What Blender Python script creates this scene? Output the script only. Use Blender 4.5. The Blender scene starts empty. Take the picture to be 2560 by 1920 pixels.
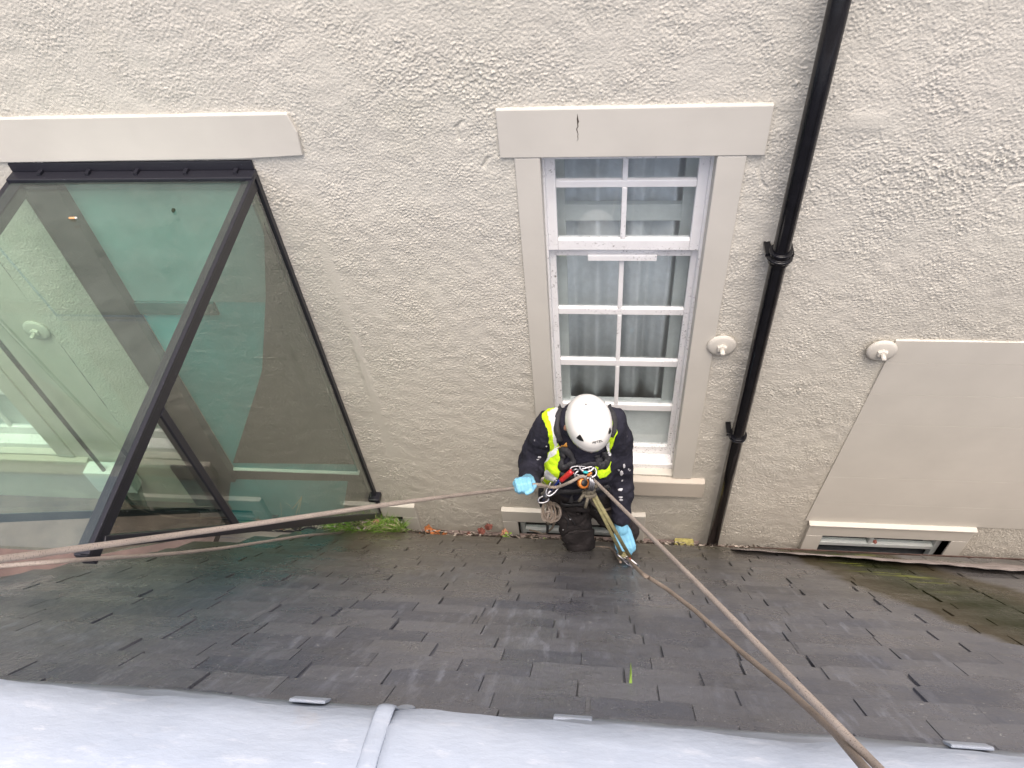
import bpy, bmesh, math, random
import numpy as np
from mathutils import Vector, Matrix
from mathutils.bvhtree import BVHTree
random.seed(7); rng = np.random.default_rng(7)
sc = bpy.context.scene
COL = sc.collection
R_ = math.radians

# ------------------------------------------------------------------ camera, sky, sun, exposure
F = 2008.0                                  # focal length in pixels of the 2560 px wide photograph
CAM = Vector((0, -2.55, 0))
RM = Matrix(((0.99314504, 0.02171698, -0.11485338),
             (0.09058129, -0.76402401, 0.63879757),
             (-0.07387798, -0.64482221, -0.76075381)))   # camera (right, down, forward) to world
cd = bpy.data.cameras.new('camera'); cam = bpy.data.objects.new('camera', cd); COL.objects.link(cam)
cd.sensor_width = 36; cd.lens = F / 2560 * 36; cd.clip_start = 0.02; cd.clip_end = 2000
m = Matrix.Identity(4)
for i in range(3):
    m[i][0] = RM[i][0]; m[i][1] = -RM[i][1]; m[i][2] = -RM[i][2]; m[i][3] = CAM[i]
cam.matrix_world = m
sc.camera = cam

SUN_EL, SUN_AZ = 70, 165                    # soft sun behind cloud, over the camera's right shoulder
w = bpy.data.worlds.new('World'); sc.world = w; w.use_nodes = True
nt = w.node_tree; bg = nt.nodes['Background']
sky = nt.nodes.new('ShaderNodeTexSky'); sky.sky_type = 'NISHITA'; sky.sun_disc = False
sky.sun_elevation = R_(SUN_EL); sky.sun_rotation = R_(SUN_AZ)
sky.air_density = 0.6; sky.dust_density = 6.0; sky.ozone_density = 0.4
nt.links.new(sky.outputs[0], bg.inputs[0]); bg.inputs[1].default_value = 0.15
sl = bpy.data.lights.new('sun', 'SUN'); sl.energy = 0.75; sl.angle = R_(50); sl.color = (1.0, 0.97, 0.93)
so = bpy.data.objects.new('sun', sl); COL.objects.link(so)
az, el = R_(SUN_AZ), R_(SUN_EL)
sdir = Vector((math.sin(az) * math.cos(el), math.cos(az) * math.cos(el), math.sin(el)))
so.rotation_euler = sdir.to_track_quat('Z', 'Y').to_euler(); so.location = sdir * 30
sc.view_settings.view_transform = 'Standard'; sc.view_settings.look = 'None'
sc.view_settings.exposure = 1.05; sc.view_settings.gamma = 1.0; sc.view_settings.use_curve_mapping = False
sc.cycles.transparent_max_bounces = 24; sc.cycles.max_bounces = 8

# ------------------------------------------------------------------ measuring helpers (photo pixel -> point in the place)
OV = 2560 / 2212.0
def ray(px, py): return RM @ Vector((px - 1280, py - 960, F))
def W(px, py, y=0.0):                       # overview pixel -> point at depth plane y
    r = ray(px * OV, py * OV); return CAM + r * ((y - CAM.y) / r.y)
def WS(px, py, y=0.0):                      # full-size pixel
    r = ray(px, py); return CAM + r * ((y - CAM.y) / r.y)
def DP(px, py, d):                          # overview pixel at camera depth d
    return CAM + ray(px * OV, py * OV) * (d / F)
def depth(p): return (RM.transposed() @ (Vector(p) - CAM)).z
def PIX(p):
    v = RM.transposed() @ (Vector(p) - CAM); return ((v.x / v.z * F + 1280) / OV, (v.y / v.z * F + 960) / OV)
def z1(x, y): return ((1240 + x / 3.3175) / OV, (950 + y / 3.3175) / OV)
ALPHA = R_(53)
RT = Vector((0, -math.cos(ALPHA), math.sin(ALPHA)))     # up the roof slope
RN = Vector((0, math.sin(ALPHA), math.cos(ALPHA)))      # roof normal
R0 = Vector((0, -0.2, -4.224))                          # eaves edge
RIDGE_S = 2.985
def RP(px, py, off=0.0):
    r = ray(px * OV, py * OV); t = ((R0 + RN * off - CAM).dot(RN)) / r.dot(RN); return CAM + r * t
def roofpt(x, s, n=0.0):
    p = R0 + RT * s + RN * n; return Vector((x, p.y, p.z))

# ------------------------------------------------------------------ mesh and object helpers
class MB:
    def __init__(s): s.v = []; s.f = []; s.mi = []; s.uv = []
    def add(s, vs, fs, mi=0, uvs=None):
        b = len(s.v); s.v += [tuple(v) for v in vs]
        for k, f in enumerate(fs):
            s.f.append([b + i for i in f]); s.mi.append(mi); s.uv.append(uvs[k] if uvs else None)
    def box(s, x0, x1, y0, y1, z0, z1, mi=0):
        s.add([(x0,y0,z0),(x1,y0,z0),(x1,y1,z0),(x0,y1,z0),(x0,y0,z1),(x1,y0,z1),(x1,y1,z1),(x0,y1,z1)],
              [(3,2,1,0),(4,5,6,7),(0,1,5,4),(1,2,6,5),(2,3,7,6),(3,0,4,7)], mi)
    def bar(s, a, b, wd, ht, up=(0,0,1), mi=0):     # rectangular bar from a to b
        a = Vector(a); b = Vector(b); d = (b - a).normalized(); up = Vector(up)
        sd = d.cross(up).normalized(); u = sd.cross(d).normalized()
        vs = [p + sd * (i * wd / 2) + u * (j * ht / 2) for p in (a, b) for i, j in ((-1,-1),(1,-1),(1,1),(-1,1))]
        s.add(vs, [(0,1,2,3),(7,6,5,4),(0,4,5,1),(1,5,6,2),(2,6,7,3),(3,7,4,0)], mi)
    def prism(s, poly, d, mi=0):                     # polygon (list of points) pushed along vector d
        n = len(poly); d = Vector(d); vs = [Vector(p) for p in poly] + [Vector(p) + d for p in poly]
        s.add(vs, [tuple(range(n))[::-1], tuple(range(n, 2 * n))] + [(i, (i+1) % n, n + (i+1) % n, n + i) for i in range(n)], mi)
    def tube(s, pts, r, n=8, mi=0, closed=False, flat=1.0, flatdir=None):
        pts = [Vector(p) for p in pts]; N = len(pts)
        rs = r if isinstance(r, (list, tuple)) else [r] * N
        tang = []
        for i in range(N):
            a = pts[(i-1) % N] if (closed or i > 0) else pts[i]; b = pts[(i+1) % N] if (closed or i < N-1) else pts[i]
            tang.append((b - a).normalized())
        up = Vector(flatdir) if flatdir is not None else Vector((0.13, 0.31, 0.94))
        if abs(tang[0].dot(up.normalized())) > 0.95: up = Vector((1, 0, 0))
        nrm = (up - tang[0] * up.dot(tang[0])).normalized()
        vs = []; L = 0; ls = []
        for i in range(N):
            if i: L += (pts[i] - pts[i-1]).length
            ls.append(L)
            if flatdir is not None: nrm = Vector(flatdir)
            nrm = (nrm - tang[i] * nrm.dot(tang[i])).normalized(); bi = tang[i].cross(nrm)
            for k in range(n):
                a = 2 * math.pi * k / n; vs.append(pts[i] + (nrm * math.cos(a) * flat + bi * math.sin(a)) * rs[i])
        fs = []; uvs = []
        M = N if closed else N - 1
        for i in range(M):
            j = (i + 1) % N
            for k in range(n):
                k2 = (k + 1) % n
                fs.append((i*n+k, i*n+k2, j*n+k2, j*n+k)); l2 = ls[j] if j else L + .01
                uvs.append(((k/n, ls[i]), ((k+1)/n, ls[i]), ((k+1)/n, l2), (k/n, l2)))
        if not closed:
            fs.append(tuple(range(n))[::-1]); uvs.append(None); fs.append(tuple(range((N-1)*n, N*n))); uvs.append(None)
        s.add(vs, fs, mi, uvs)
    def lathe(s, prof, c, axis, n=24, mi=0, cap=True):   # prof: (radius, height along axis)
        axis = Vector(axis).normalized(); t = Vector((1,0,0)) if abs(axis.x) < .9 else Vector((0,0,1))
        u = axis.cross(t).normalized(); v = axis.cross(u); c = Vector(c); vs = []
        for r, h in prof:
            for k in range(n):
                a = 2*math.pi*k/n; vs.append(c + axis*h + (u*math.cos(a) + v*math.sin(a))*r)
        fs = [(i*n+k, i*n+(k+1)%n, (i+1)*n+(k+1)%n, (i+1)*n+k) for i in range(len(prof)-1) for k in range(n)]
        if cap: fs.append(tuple(range(n))[::-1]); fs.append(tuple(range((len(prof)-1)*n, len(prof)*n)))
        s.add(vs, fs, mi)
    def capsule(s, a, b, ra, rb, n=14, sx=None, mi=0):   # tapered capsule; sx scales cross-section along world X
        a = Vector(a); b = Vector(b); d = (b - a); L = d.length
        d = d / L if L > 1e-6 else Vector((0,0,1))
        t = Vector((1,0,0)) if abs(d.x) < .8 else Vector((0,0,1))
        u = (t - d * t.dot(d)).normalized(); v = d.cross(u); vs = []; rows = 0
        prof = [(-math.cos(q), math.sin(q), 0) for q in np.linspace(0.15, math.pi/2, 5)] + [(math.sin(q), math.cos(q), 1) for q in np.linspace(0, math.pi/2-.15, 5)]
        k = sx or 1.0
        for h, rr, e in prof:
            r = rb if e else ra; base = b if e else a
            for i in range(n):
                q = 2*math.pi*i/n; vs.append(base + d*h*r + (u*math.cos(q)*k + v*math.sin(q))*rr*r)
            rows += 1
        fs = [(i*n+j, i*n+(j+1)%n, (i+1)*n+(j+1)%n, (i+1)*n+j) for i in range(rows-1) for j in range(n)]
        fs.append(tuple(range(n))[::-1]); fs.append(tuple(range((rows-1)*n, rows*n)))
        s.add(vs, fs, mi)
ORG = {}
def place_mesh(name, me, mats, parent, org, smooth):
    for mt in (mats if isinstance(mats, (list, tuple)) else [mats]): me.materials.append(mt)
    o = bpy.data.objects.new(name, me); COL.objects.link(o)
    if parent is not None: o.parent = parent
    else: o.location = org
    ORG[o] = org
    if smooth: me.polygons.foreach_set('use_smooth', [True] * len(me.polygons))
    return o
def build(name, mb, mats, parent=None, smooth=False, bevel=0, seg=2, recalc=True):
    vs = mb.v
    if parent is not None: org = ORG[parent]
    else:
        a = np.array(vs); org = Vector(((a[:,0].min()+a[:,0].max())/2, (a[:,1].min()+a[:,1].max())/2, a[:,2].min()))
    me = bpy.data.meshes.new(name)
    me.from_pydata([(v[0]-org[0], v[1]-org[1], v[2]-org[2]) for v in vs], [], mb.f)
    me.polygons.foreach_set('material_index', mb.mi)
    if any(u is not None for u in mb.uv):
        ul = me.uv_layers.new(name='UVMap'); k = 0; dat = []
        for f, u in zip(mb.f, mb.uv):
            for i in range(len(f)): dat += list(u[i]) if u else [0, 0]
        ul.data.foreach_set('uv', dat)
    if recalc:
        bm = bmesh.new(); bm.from_mesh(me); bmesh.ops.recalc_face_normals(bm, faces=bm.faces); bm.to_mesh(me); bm.free()
    o = place_mesh(name, me, mats, parent, org, smooth)
    if bevel:
        b = o.modifiers.new('bevel', 'BEVEL'); b.width = bevel; b.segments = seg; b.limit_method = 'ANGLE'; b.angle_limit = R_(40)
    return o
def tag(o, label, cat, group=None, kind=None):
    if label: o['label'] = label
    if cat: o['category'] = cat
    if group: o['group'] = group
    if kind: o['kind'] = kind
    return o
def empty(name, loc, label=None, cat=None, group=None, kind=None, parent=None):
    o = bpy.data.objects.new(name, None); COL.objects.link(o); o.empty_display_size = .05
    if parent is not None: o.parent = parent; ORG[o] = ORG[parent]
    else: o.location = loc; ORG[o] = Vector(loc)
    return tag(o, label, cat, group, kind)
def baked(name, mb, mats, parent=None, mods=(), smooth=True):     # build, apply modifiers, keep the plain mesh
    o = build('tmp', mb, [], None)
    for f in mods: f(o)
    dg = bpy.context.evaluated_depsgraph_get(); me = bpy.data.meshes.new_from_object(o.evaluated_get(dg)); me.name = name
    org0 = ORG[o].copy(); old = o.data; bpy.data.objects.remove(o); bpy.data.meshes.remove(old)
    org = ORG[parent] if parent is not None else org0
    me.transform(Matrix.Translation(org0 - org))
    return place_mesh(name, me, mats, parent, org, smooth)
def remesh(v, smooth=6):
    def f(o):
        r = o.modifiers.new('r', 'REMESH'); r.mode = 'VOXEL'; r.voxel_size = v; r.use_smooth_shade = True
        s = o.modifiers.new('s', 'SMOOTH'); s.factor = .5; s.iterations = smooth
    return f
def catmull(pts, n=8):
    pts = [Vector(p) for p in pts]; out = []
    for i in range(len(pts)-1):
        p0 = pts[max(i-1,0)]; p1 = pts[i]; p2 = pts[i+1]; p3 = pts[min(i+2,len(pts)-1)]
        for k in range(n):
            t = k/n; out.append(.5*((2*p1)+(p2-p0)*t+(2*p0-5*p1+4*p2-p3)*t*t+(3*p1-p0-3*p2+p3)*t*t*t))
    out.append(pts[-1]); return out

# ------------------------------------------------------------------ materials
class NT:
    def __init__(s, name):
        s.m = bpy.data.materials.new(name); s.m.use_nodes = True; s.t = s.m.node_tree; s.n = s.t.nodes
        s.p = s.n['Principled BSDF']; s.out = s.n['Material Output']; s._c = None
    def new(s, ty, **kw):
        n = s.n.new(ty)
        for k, v in kw.items():
            if k in n.inputs: n.inputs[k].default_value = v
            else: setattr(n, k, v)
        return n
    def L(s, a, b): s.t.links.new(a, b)
    def co(s, kind='Object', scale=(1,1,1)):
        tc = s.new('ShaderNodeTexCoord'); mp = s.new('ShaderNodeMapping'); mp.inputs['Scale'].default_value = scale
        s.L(tc.outputs[kind], mp.inputs[0]); return mp.outputs[0]
    def pos(s, scale=(1,1,1), rot=(0,0,0)):
        g = s.new('ShaderNodeNewGeometry'); mp = s.new('ShaderNodeMapping'); mp.inputs['Scale'].default_value = scale; mp.inputs['Rotation'].default_value = rot
        s.L(g.outputs['Position'], mp.inputs[0]); return mp.outputs[0]
    def noise(s, vec, scale, detail=4, rough=.55, dist=0):
        n = s.new('ShaderNodeTexNoise'); n.inputs['Scale'].default_value = scale; n.inputs['Detail'].default_value = detail
        n.inputs['Roughness'].default_value = rough; n.inputs['Distortion'].default_value = dist; s.L(vec, n.inputs['Vector']); return n.outputs['Fac']
    def ramp(s, fac, lo, hi, c0=(0,0,0,1), c1=(1,1,1,1)):
        r = s.new('ShaderNodeValToRGB'); e = r.color_ramp.elements; e[0].position = lo; e[1].position = hi
        e[0].color = c0 if len(c0) == 4 else (*c0, 1); e[1].color = c1 if len(c1) == 4 else (*c1, 1); s.L(fac, r.inputs[0]); return r.outputs[0]
    def mix(s, fac, a, b, mode='MIX'):
        n = s.new('ShaderNodeMix', data_type='RGBA', blend_type=mode)
        for sock, v in ((n.inputs[0], fac), (n.inputs[6], a), (n.inputs[7], b)):
            if hasattr(v, 'links'): s.L(v, sock)
            elif isinstance(v, (int, float)): sock.default_value = v
            else: sock.default_value = (*v, 1) if len(v) == 3 else v
        return n.outputs[2]
    def math(s, op, a, b=0.0, clamp=False):
        n = s.new('ShaderNodeMath', operation=op, use_clamp=clamp)
        for sock, v in ((n.inputs[0], a), (n.inputs[1], b)):
            if hasattr(v, 'links'): s.L(v, sock)
            else: sock.default_value = v
        return n.outputs[0]
    def bump(s, h, strength=.3, dist=.01):
        b = s.new('ShaderNodeBump'); b.inputs['Strength'].default_value = strength; b.inputs['Distance'].default_value = dist
        s.L(h, b.inputs['Height']); s.L(b.outputs[0], s.p.inputs['Normal'])
    def col(s, c): s.L(c, s.p.inputs['Base Color']) if hasattr(c, 'links') else setattr(s.p.inputs['Base Color'], 'default_value', (*c, 1))
    def set(s, rough=None, metal=None, spec=None):
        if rough is not None: s.p.inputs['Roughness'].default_value = rough
        if metal is not None: s.p.inputs['Metallic'].default_value = metal
        if spec is not None: s.p.inputs['Specular IOR Level'].default_value = spec
        return s
def simple(name, c, rough=.6, metal=0, var=.15, scale=30, bump=0.0, spec=.5):
    t = NT(name).set(rough, metal, spec); v = t.pos()
    n = t.noise(v, scale, 5); a = tuple(x*(1-var) for x in c); b = tuple(min(1, x*(1+var)) for x in c)
    t.col(t.ramp(n, .3, .7, a, b))
    if bump: t.bump(t.noise(v, scale*6, 3), bump, .004)
    return t.m
M = {}
def mk_render():
    t = NT('roughcast_cream').set(.75, spec=.3); v = t.pos()
    big = t.ramp(t.noise(v, .9, 4), .35, .7); mid = t.ramp(t.noise(v, 5, 5, .6), .35, .75)
    c = t.mix(big, (.605,.578,.510), (.595,.572,.495)); c = t.mix(t.math('MULTIPLY', mid, .35), c, (.55,.518,.452))
    # grime that settled low on the wall, broken up by noise
    sep = t.new('ShaderNodeSeparateXYZ'); t.L(t.pos(), sep.inputs[0])
    lowf = t.new('ShaderNodeMapRange'); lowf.inputs[1].default_value = -2.2; lowf.inputs[2].default_value = -4.5
    t.L(sep.outputs[2], lowf.inputs[0])
    g = t.math('MULTIPLY', lowf.outputs[0], t.ramp(t.noise(v, 3.2, 5, .65), .25, .75), True)
    c = t.mix(t.math('MULTIPLY', g, .55), c, (.40,.365,.315))
    sp = t.ramp(t.noise(v, 46, 3, .7), .70, .80); c = t.mix(t.math('MULTIPLY', sp, .35), c, (.30,.27,.22))
    fg = t.ramp(t.noise(v, 190, 2, .6), .40, .66); c = t.mix(t.math('MULTIPLY', fg, .16), c, (.36,.33,.28))
    gr = t.ramp(t.noise(v, 2.1, 3), .62, .8); c = t.mix(t.math('MULTIPLY', gr, .25), c, (.52,.50,.38))
    t.col(c)
    vo = t.new('ShaderNodeTexVoronoi'); vo.inputs['Scale'].default_value = 170; t.L(v, vo.inputs['Vector'])
    h = t.math('ADD', t.math('MULTIPLY', vo.outputs['Distance'], -.6), t.noise(v, 240, 3)); t.bump(h, .35, .004)
    return t.m
M['render'] = mk_render()
def mk_trim(name, c, cd_=.5):
    t = NT(name).set(.62, spec=.35); v = t.pos()
    st = t.noise(t.pos((1.2, 1, 26)), 2.4, 5, .6); n = t.noise(v, 4, 5)
    cc = t.mix(t.ramp(n, .35, .7), c, tuple(x*.93 for x in c)); cc = t.mix(t.math('MULTIPLY', t.ramp(st, .58, .8), .10), cc, tuple(x*.8 for x in c))
    sp = t.ramp(t.noise(v, 38, 3, .75), .72, .80); cc = t.mix(t.math('MULTIPLY', sp, cd_), cc, (.22,.19,.15)); t.col(cc)
    t.bump(t.math('ADD', st, t.math('MULTIPLY', t.noise(v, 90, 3), .35)), .10, .004); return t.m
M['trim'] = mk_trim('painted_stone', (.59,.562,.500), .2)
M['trimdirty'] = mk_trim('painted_stone_weathered', (.52,.47,.40), .8)
def mk_paint():
    t = NT('white_window_paint').set(.42); v = t.pos(); c = t.mix(t.ramp(t.noise(v, 9, 4), .4, .7), (.87,.865,.86), (.81,.80,.795))
    d = t.ramp(t.noise(v, 85, 5, .8), .56, .64); d2 = t.ramp(t.noise(t.pos((1,1,2.2)), 4.0, 3), .46, .60)
    c = t.mix(t.math('MULTIPLY', t.math('MULTIPLY', d, d2), .9), c, (.12,.10,.09)); t.col(c); t.bump(t.noise(v, 120, 3), .12, .003); return t.m
M['paint'] = mk_paint()
M['inner_paint'] = simple('inner_frame_paint', (.72,.76,.73), .5, var=.04)
M['board'] = simple('window_board_white', (.84,.87,.86), .45, var=.03)
M['black_pipe'] = simple('black_gloss_pipe', (.006,.006,.008), .16, var=.3, scale=20, bump=.05, spec=.5)
def mk_frame():
    t = NT('black_aluminium').set(.38, spec=.45); v = t.pos()
    sp = t.ramp(t.noise(v, 170, 2, .6), .66, .74); t.col(t.mix(t.math('MULTIPLY', sp, .5), (.018,.018,.024), (.16,.17,.21))); return t.m
M['frame'] = mk_frame()
def mk_glass(name, tint, base=.04, mul=1.0, dirt_veil=.0, rough=0.0):
    t = NT(name); t.n.remove(t.p)
    tr = t.new('ShaderNodeBsdfTransparent'); tr.inputs[0].default_value = (*tint, 1)
    gl = t.new('ShaderNodeBsdfGlossy'); gl.inputs['Roughness'].default_value = rough; gl.inputs['Color'].default_value = (1,1,1,1)
    lw = t.new('ShaderNodeLayerWeight'); lw.inputs[0].default_value = .5
    fac = t.math('ADD', t.math('MULTIPLY', t.math('POWER', lw.outputs['Facing'], 5.0), mul*.9), base, True)   # Schlick, same from both faces
    mx = t.new('ShaderNodeMixShader'); t.L(fac, mx.inputs[0]); t.L(tr.outputs[0], mx.inputs[1]); t.L(gl.outputs[0], mx.inputs[2])
    last = mx.outputs[0]
    if dirt_veil:  # dirt film, its even milky part also painting the veil of reflected sky
        v = t.pos(); d = t.math('MULTIPLY', t.ramp(t.noise(v, 9, 6, .7), .10, .90), dirt_veil*1.4); d = t.math('ADD', d, t.math('MULTIPLY', t.ramp(t.noise(v, 120, 2), .68, .75), dirt_veil*1.5), True)
        df = t.new('ShaderNodeBsdfDiffuse'); df.inputs[0].default_value = (.55,.57,.53,1); m2 = t.new('ShaderNodeMixShader')
        t.L(d, m2.inputs[0]); t.L(last, m2.inputs[1]); t.L(df.outputs[0], m2.inputs[2]); last = m2.outputs[0]
    t.L(last, t.out.inputs[0]); return t.m
M['box_glass'] = mk_glass('green_tinted_glass', (.83,.945,.87), .075, 1.0, .045)
M['cheek_glass'] = mk_glass('clear_cheek_glass', (.90,.955,.915), .05, 1.0, .03)
M['side_glass'] = mk_glass('green_tinted_side_glass', (.74,.80,.745), .14, 1.0, .012)
M['pane'] = mk_glass('window_glass', (.94,.96,.965), .04, 1.0, .06)
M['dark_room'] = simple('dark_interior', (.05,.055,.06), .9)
M['curtain'] = simple('grey_curtain_cloth', (.84,.88,.90), .9, var=.06)
M['teal'] = simple('teal_panel', (.03,.34,.38), .35, var=.15, scale=4)
M['teal_pale'] = simple('pale_teal_panel', (.16,.31,.33), .35, var=.25, scale=2.5)
M['teal_dark'] = simple('dark_teal_rail', (.015,.10,.11), .4, var=.1)
M['lining'] = simple('brown_grey_reflection', (.045,.042,.034), .7, var=.2, scale=6)
M['white_strip'] = simple('white_strip', (.75,.78,.76), .5, var=.04)
M['brown_floor'] = simple('brown_lining', (.16,.11,.10), .6, var=.35, scale=5)
def mk_slate():
    t = NT('roof_slate').set(.42, spec=.65); v = t.pos(); oi = t.new('ShaderNodeObjectInfo'); rnd = oi.outputs['Random']
    c = t.mix(rnd, (.072,.079,.104), (.140,.144,.164))
    n1 = t.ramp(t.noise(v, 3.0, 6, .62), .35, .72); c = t.mix(t.math('MULTIPLY', n1, .6), c, (.114,.110,.112))
    # pale lime-like scuffs and scratches running with the slope
    rot = (ALPHA, 0, 0); vs_ = t.pos((1, 1, 1)); st = t.noise(t.pos((9, 1.5, 1.5)), 3.2, 6, .7, .15)
    sc1 = t.ramp(st, .52, .66); sc2 = t.ramp(t.noise(v, 2.0, 5, .6), .44, .62); c = t.mix(t.math('MULTIPLY', t.math('MULTIPLY', sc1, sc2), .62), c, (.25,.265,.31))
    fl = t.ramp(t.noise(v, 75, 2, .5), .715, .745); c = t.mix(t.math('MULTIPLY', fl, .7), c, (.42,.42,.40))
    sep = t.new('ShaderNodeSeparateXYZ'); t.L(t.pos(), sep.inputs[0]); X, Y, Z = sep.outputs
    # brown-green algae film growing from the gutter up
    mr = t.new('ShaderNodeMapRange'); mr.inputs[1].default_value = -1.30; mr.inputs[2].default_value = -.25; t.L(Y, mr.inputs[0])
    low = t.math('MULTIPLY', mr.outputs[0], t.math('ADD', t.ramp(t.noise(v, 1.6, 5, .65), .2, .7), .25), True)
    c = t.mix(t.math('MULTIPLY', low, .85), c, (.118,.104,.080))
    gl_ = t.math('MULTIPLY', t.ramp(t.noise(v, 1.1, 3), .5, .7), mr.outputs[0], True); c = t.mix(t.math('MULTIPLY', gl_, .6), c, (.085,.080,.040))
    lx = t.new('ShaderNodeMapRange'); lx.inputs[1].default_value = -.5; lx.inputs[2].default_value = -1.5; t.L(X, lx.inputs[0])
    c = t.mix(t.math('MULTIPLY', t.math('MULTIPLY', lx.outputs[0], mr.outputs[0]), .7), c, (.135,.105,.060))  # olive algae beside the glass box, browned to offset its green-tinted light
    # moss streak below the right-hand window: band round the line x + 1.15*y = const, wavering
    wv = t.math('MULTIPLY', t.math('SUBTRACT', t.noise(v, 2.2, 4), .5), .35)
    ln = t.math('ADD', t.math('ADD', X, t.math('MULTIPLY', Y, .30)), t.math('MULTIPLY', wv, .8)); d = t.math('ABSOLUTE', t.math('SUBTRACT', ln, 1.20))
    b = t.new('ShaderNodeMapRange'); b.inputs[1].default_value = .36; b.inputs[2].default_value = .30; t.L(d, b.inputs[0])
    b2 = t.new('ShaderNodeMapRange'); b2.inputs[1].default_value = .26; b2.inputs[2].default_value = .08; t.L(d, b2.inputs[0])
    c = t.mix(t.math('MULTIPLY', b.outputs[0], .95), c, (.060,.049,.026)); c = t.mix(t.math('MULTIPLY', b2.outputs[0], .95), c, (.020,.026,.007))
    ye = t.math('MULTIPLY', b2.outputs[0], t.ramp(t.noise(t.pos((1, 6, 6)), 3.0, 3), .60, .66), True)
    up = t.new('ShaderNodeMapRange'); up.inputs[1].default_value = -.95; up.inputs[2].default_value = -.70; t.L(Y, up.inputs[0])
    c = t.mix(t.math('MULTIPLY', ye, up.outputs[0]), c, (.17,.19,.03)); t.col(c)
    t.L(t.math('MULTIPLY', t.math('SUBTRACT', 1.0, t.math('MULTIPLY', b.outputs[0], .85)), .62), t.p.inputs['Specular IOR Level'])
    rr = t.ramp(t.noise(v, 4, 5, .65), .32, .68, (.16,)*3, (.50,)*3); t.L(rr, t.p.inputs['Roughness'])
    t.bump(t.math('ADD', t.noise(v, 9, 6, .62), t.math('MULTIPLY', st, .4)), .6, .014); return t.m
M['slate'] = mk_slate()
def mk_lead():
    t = NT('weathered_lead').set(.46, spec=.5); v = t.pos()
    c = t.mix(t.ramp(t.noise(v, 2.5, 6, .65), .3, .72), (.33,.375,.445), (.42,.46,.52)); c = t.mix(t.math('MULTIPLY', t.ramp(t.noise(t.pos((1.5, 5, 5)), 5, 6, .7), .55, .72), .6), c, (.53,.55,.59))
    c = t.mix(t.math('MULTIPLY', t.ramp(t.noise(v, 3.7, 5, .7), .62, .75), .35), c, (.44,.37,.31))
    sc_ = t.ramp(t.noise(t.pos((10, 40, 40), (0, 0, .5)), 1.6, 4, .6), .66, .72); c = t.mix(t.math('MULTIPLY', sc_, .5), c, (.56,.58,.62)); t.col(c)
    t.bump(t.math('ADD', t.noise(t.pos((1,2.5,2.5)), 6, 6, .6), t.math('MULTIPLY', t.noise(v, 50, 4), .12)), .30, .016); return t.m
M['lead'] = mk_lead()
M['gutter_lead'] = simple('stained_gutter_lead', (.20,.15,.135), .65, var=.45, scale=9, bump=.2)
M['rust'] = simple('rust_brown_flashing', (.12,.075,.06), .7, var=.4, scale=12, bump=.2)
M['soil'] = simple('gutter_soil', (.045,.035,.025), .95, var=.6, scale=60, bump=.4)
M['ground'] = simple('ground_gravel', (.16,.15,.14), .9, var=.2, scale=.5)
def mk_rope(name, a, b, flecks):
    t = NT(name).set(.8, spec=.2); tc = t.new('ShaderNodeTexCoord'); mp = t.new('ShaderNodeMapping'); mp.inputs['Scale'].default_value = (8, 420, 1); t.L(tc.outputs['UV'], mp.inputs[0])
    wv = t.new('ShaderNodeTexWave', wave_type='BANDS', bands_direction='DIAGONAL'); wv.inputs['Scale'].default_value = .6; wv.inputs['Distortion'].default_value = .6; t.L(mp.outputs[0], wv.inputs[0])
    ck = t.new('ShaderNodeTexChecker'); ck.inputs['Scale'].default_value = 1.0; t.L(mp.outputs[0], ck.inputs[0])
    n = t.ramp(t.noise(mp.outputs[0], 1.1, 2), .56, .62); c = t.mix(wv.outputs['Fac'], a, b); c = t.mix(t.math('MULTIPLY', t.math('MULTIPLY', n, ck.outputs['Fac']), .8), c, flecks)
    c = t.mix(t.math('MULTIPLY', t.ramp(t.noise(t.pos(), 8, 4), .45, .7), .4), c, tuple(x*.6 for x in a)); t.col(c); t.bump(wv.outputs['Fac'], .9, .004); return t.m
M['rope'] = mk_rope('kernmantle_rope', (.56,.465,.395), (.70,.61,.53), (.16,.10,.08))
M['rope2'] = mk_rope('dirty_kernmantle_rope', (.42,.33,.26), (.54,.45,.37), (.13,.09,.07))
M['sling'] = simple('olive_webbing', (.22,.20,.10), .8, var=.3, scale=60, bump=.2)
M['knot_cord'] = simple('dull_green_cord', (.13,.115,.085), .85, var=.4, scale=70, bump=.2)
M['steel'] = simple('polished_steel', (.40,.40,.42), .28, 1.0, var=.1)
M['steel_dark'] = simple('grey_alloy', (.28,.28,.30), .35, 1.0, var=.2)
M['red'] = simple('red_plastic', (.50,.03,.03), .4, var=.1)
M['blue'] = simple('blue_anodised', (.03,.06,.30), .35, .6, var=.1)
M['orange'] = simple('orange_anodised', (.60,.20,.04), .4, .4, var=.1)
def mk_cloth(name, c, splash, folds=18):
    t = NT(name).set(.88, spec=.2); v = t.pos(); n = t.noise(v, 14, 5); cc = t.mix(t.ramp(n, .3, .7), tuple(x*.75 for x in c), tuple(x*1.3 for x in c))
    if splash:
        a = t.ramp(t.noise(t.pos((1,1,.6)), 24, 3, .55, .4), .69, .71); b = t.ramp(t.noise(v, 5.5, 2), .52, .60); cc = t.mix(t.math('MULTIPLY', t.math('MULTIPLY', a, b), splash), cc, (.55,.55,.58))
    t.col(cc); t.bump(t.math('ADD', t.noise(v, folds, 4, .6, .8), t.math('MULTIPLY', t.noise(v, 300, 2), .12)), .55, .02); return t.m
M['jacket'] = mk_cloth('navy_black_jacket', (.024,.024,.036), .9)
M['trousers'] = mk_cloth('black_work_trousers', (.040,.035,.036), .4)
M['skin'] = simple('skin', (.50,.24,.17), .55, var=.08)
M['hair'] = simple('dark_hair', (.03,.02,.015), .7)
M['webbing'] = simple('black_webbing', (.032,.032,.036), .75, var=.3, scale=90, bump=.3)
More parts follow.
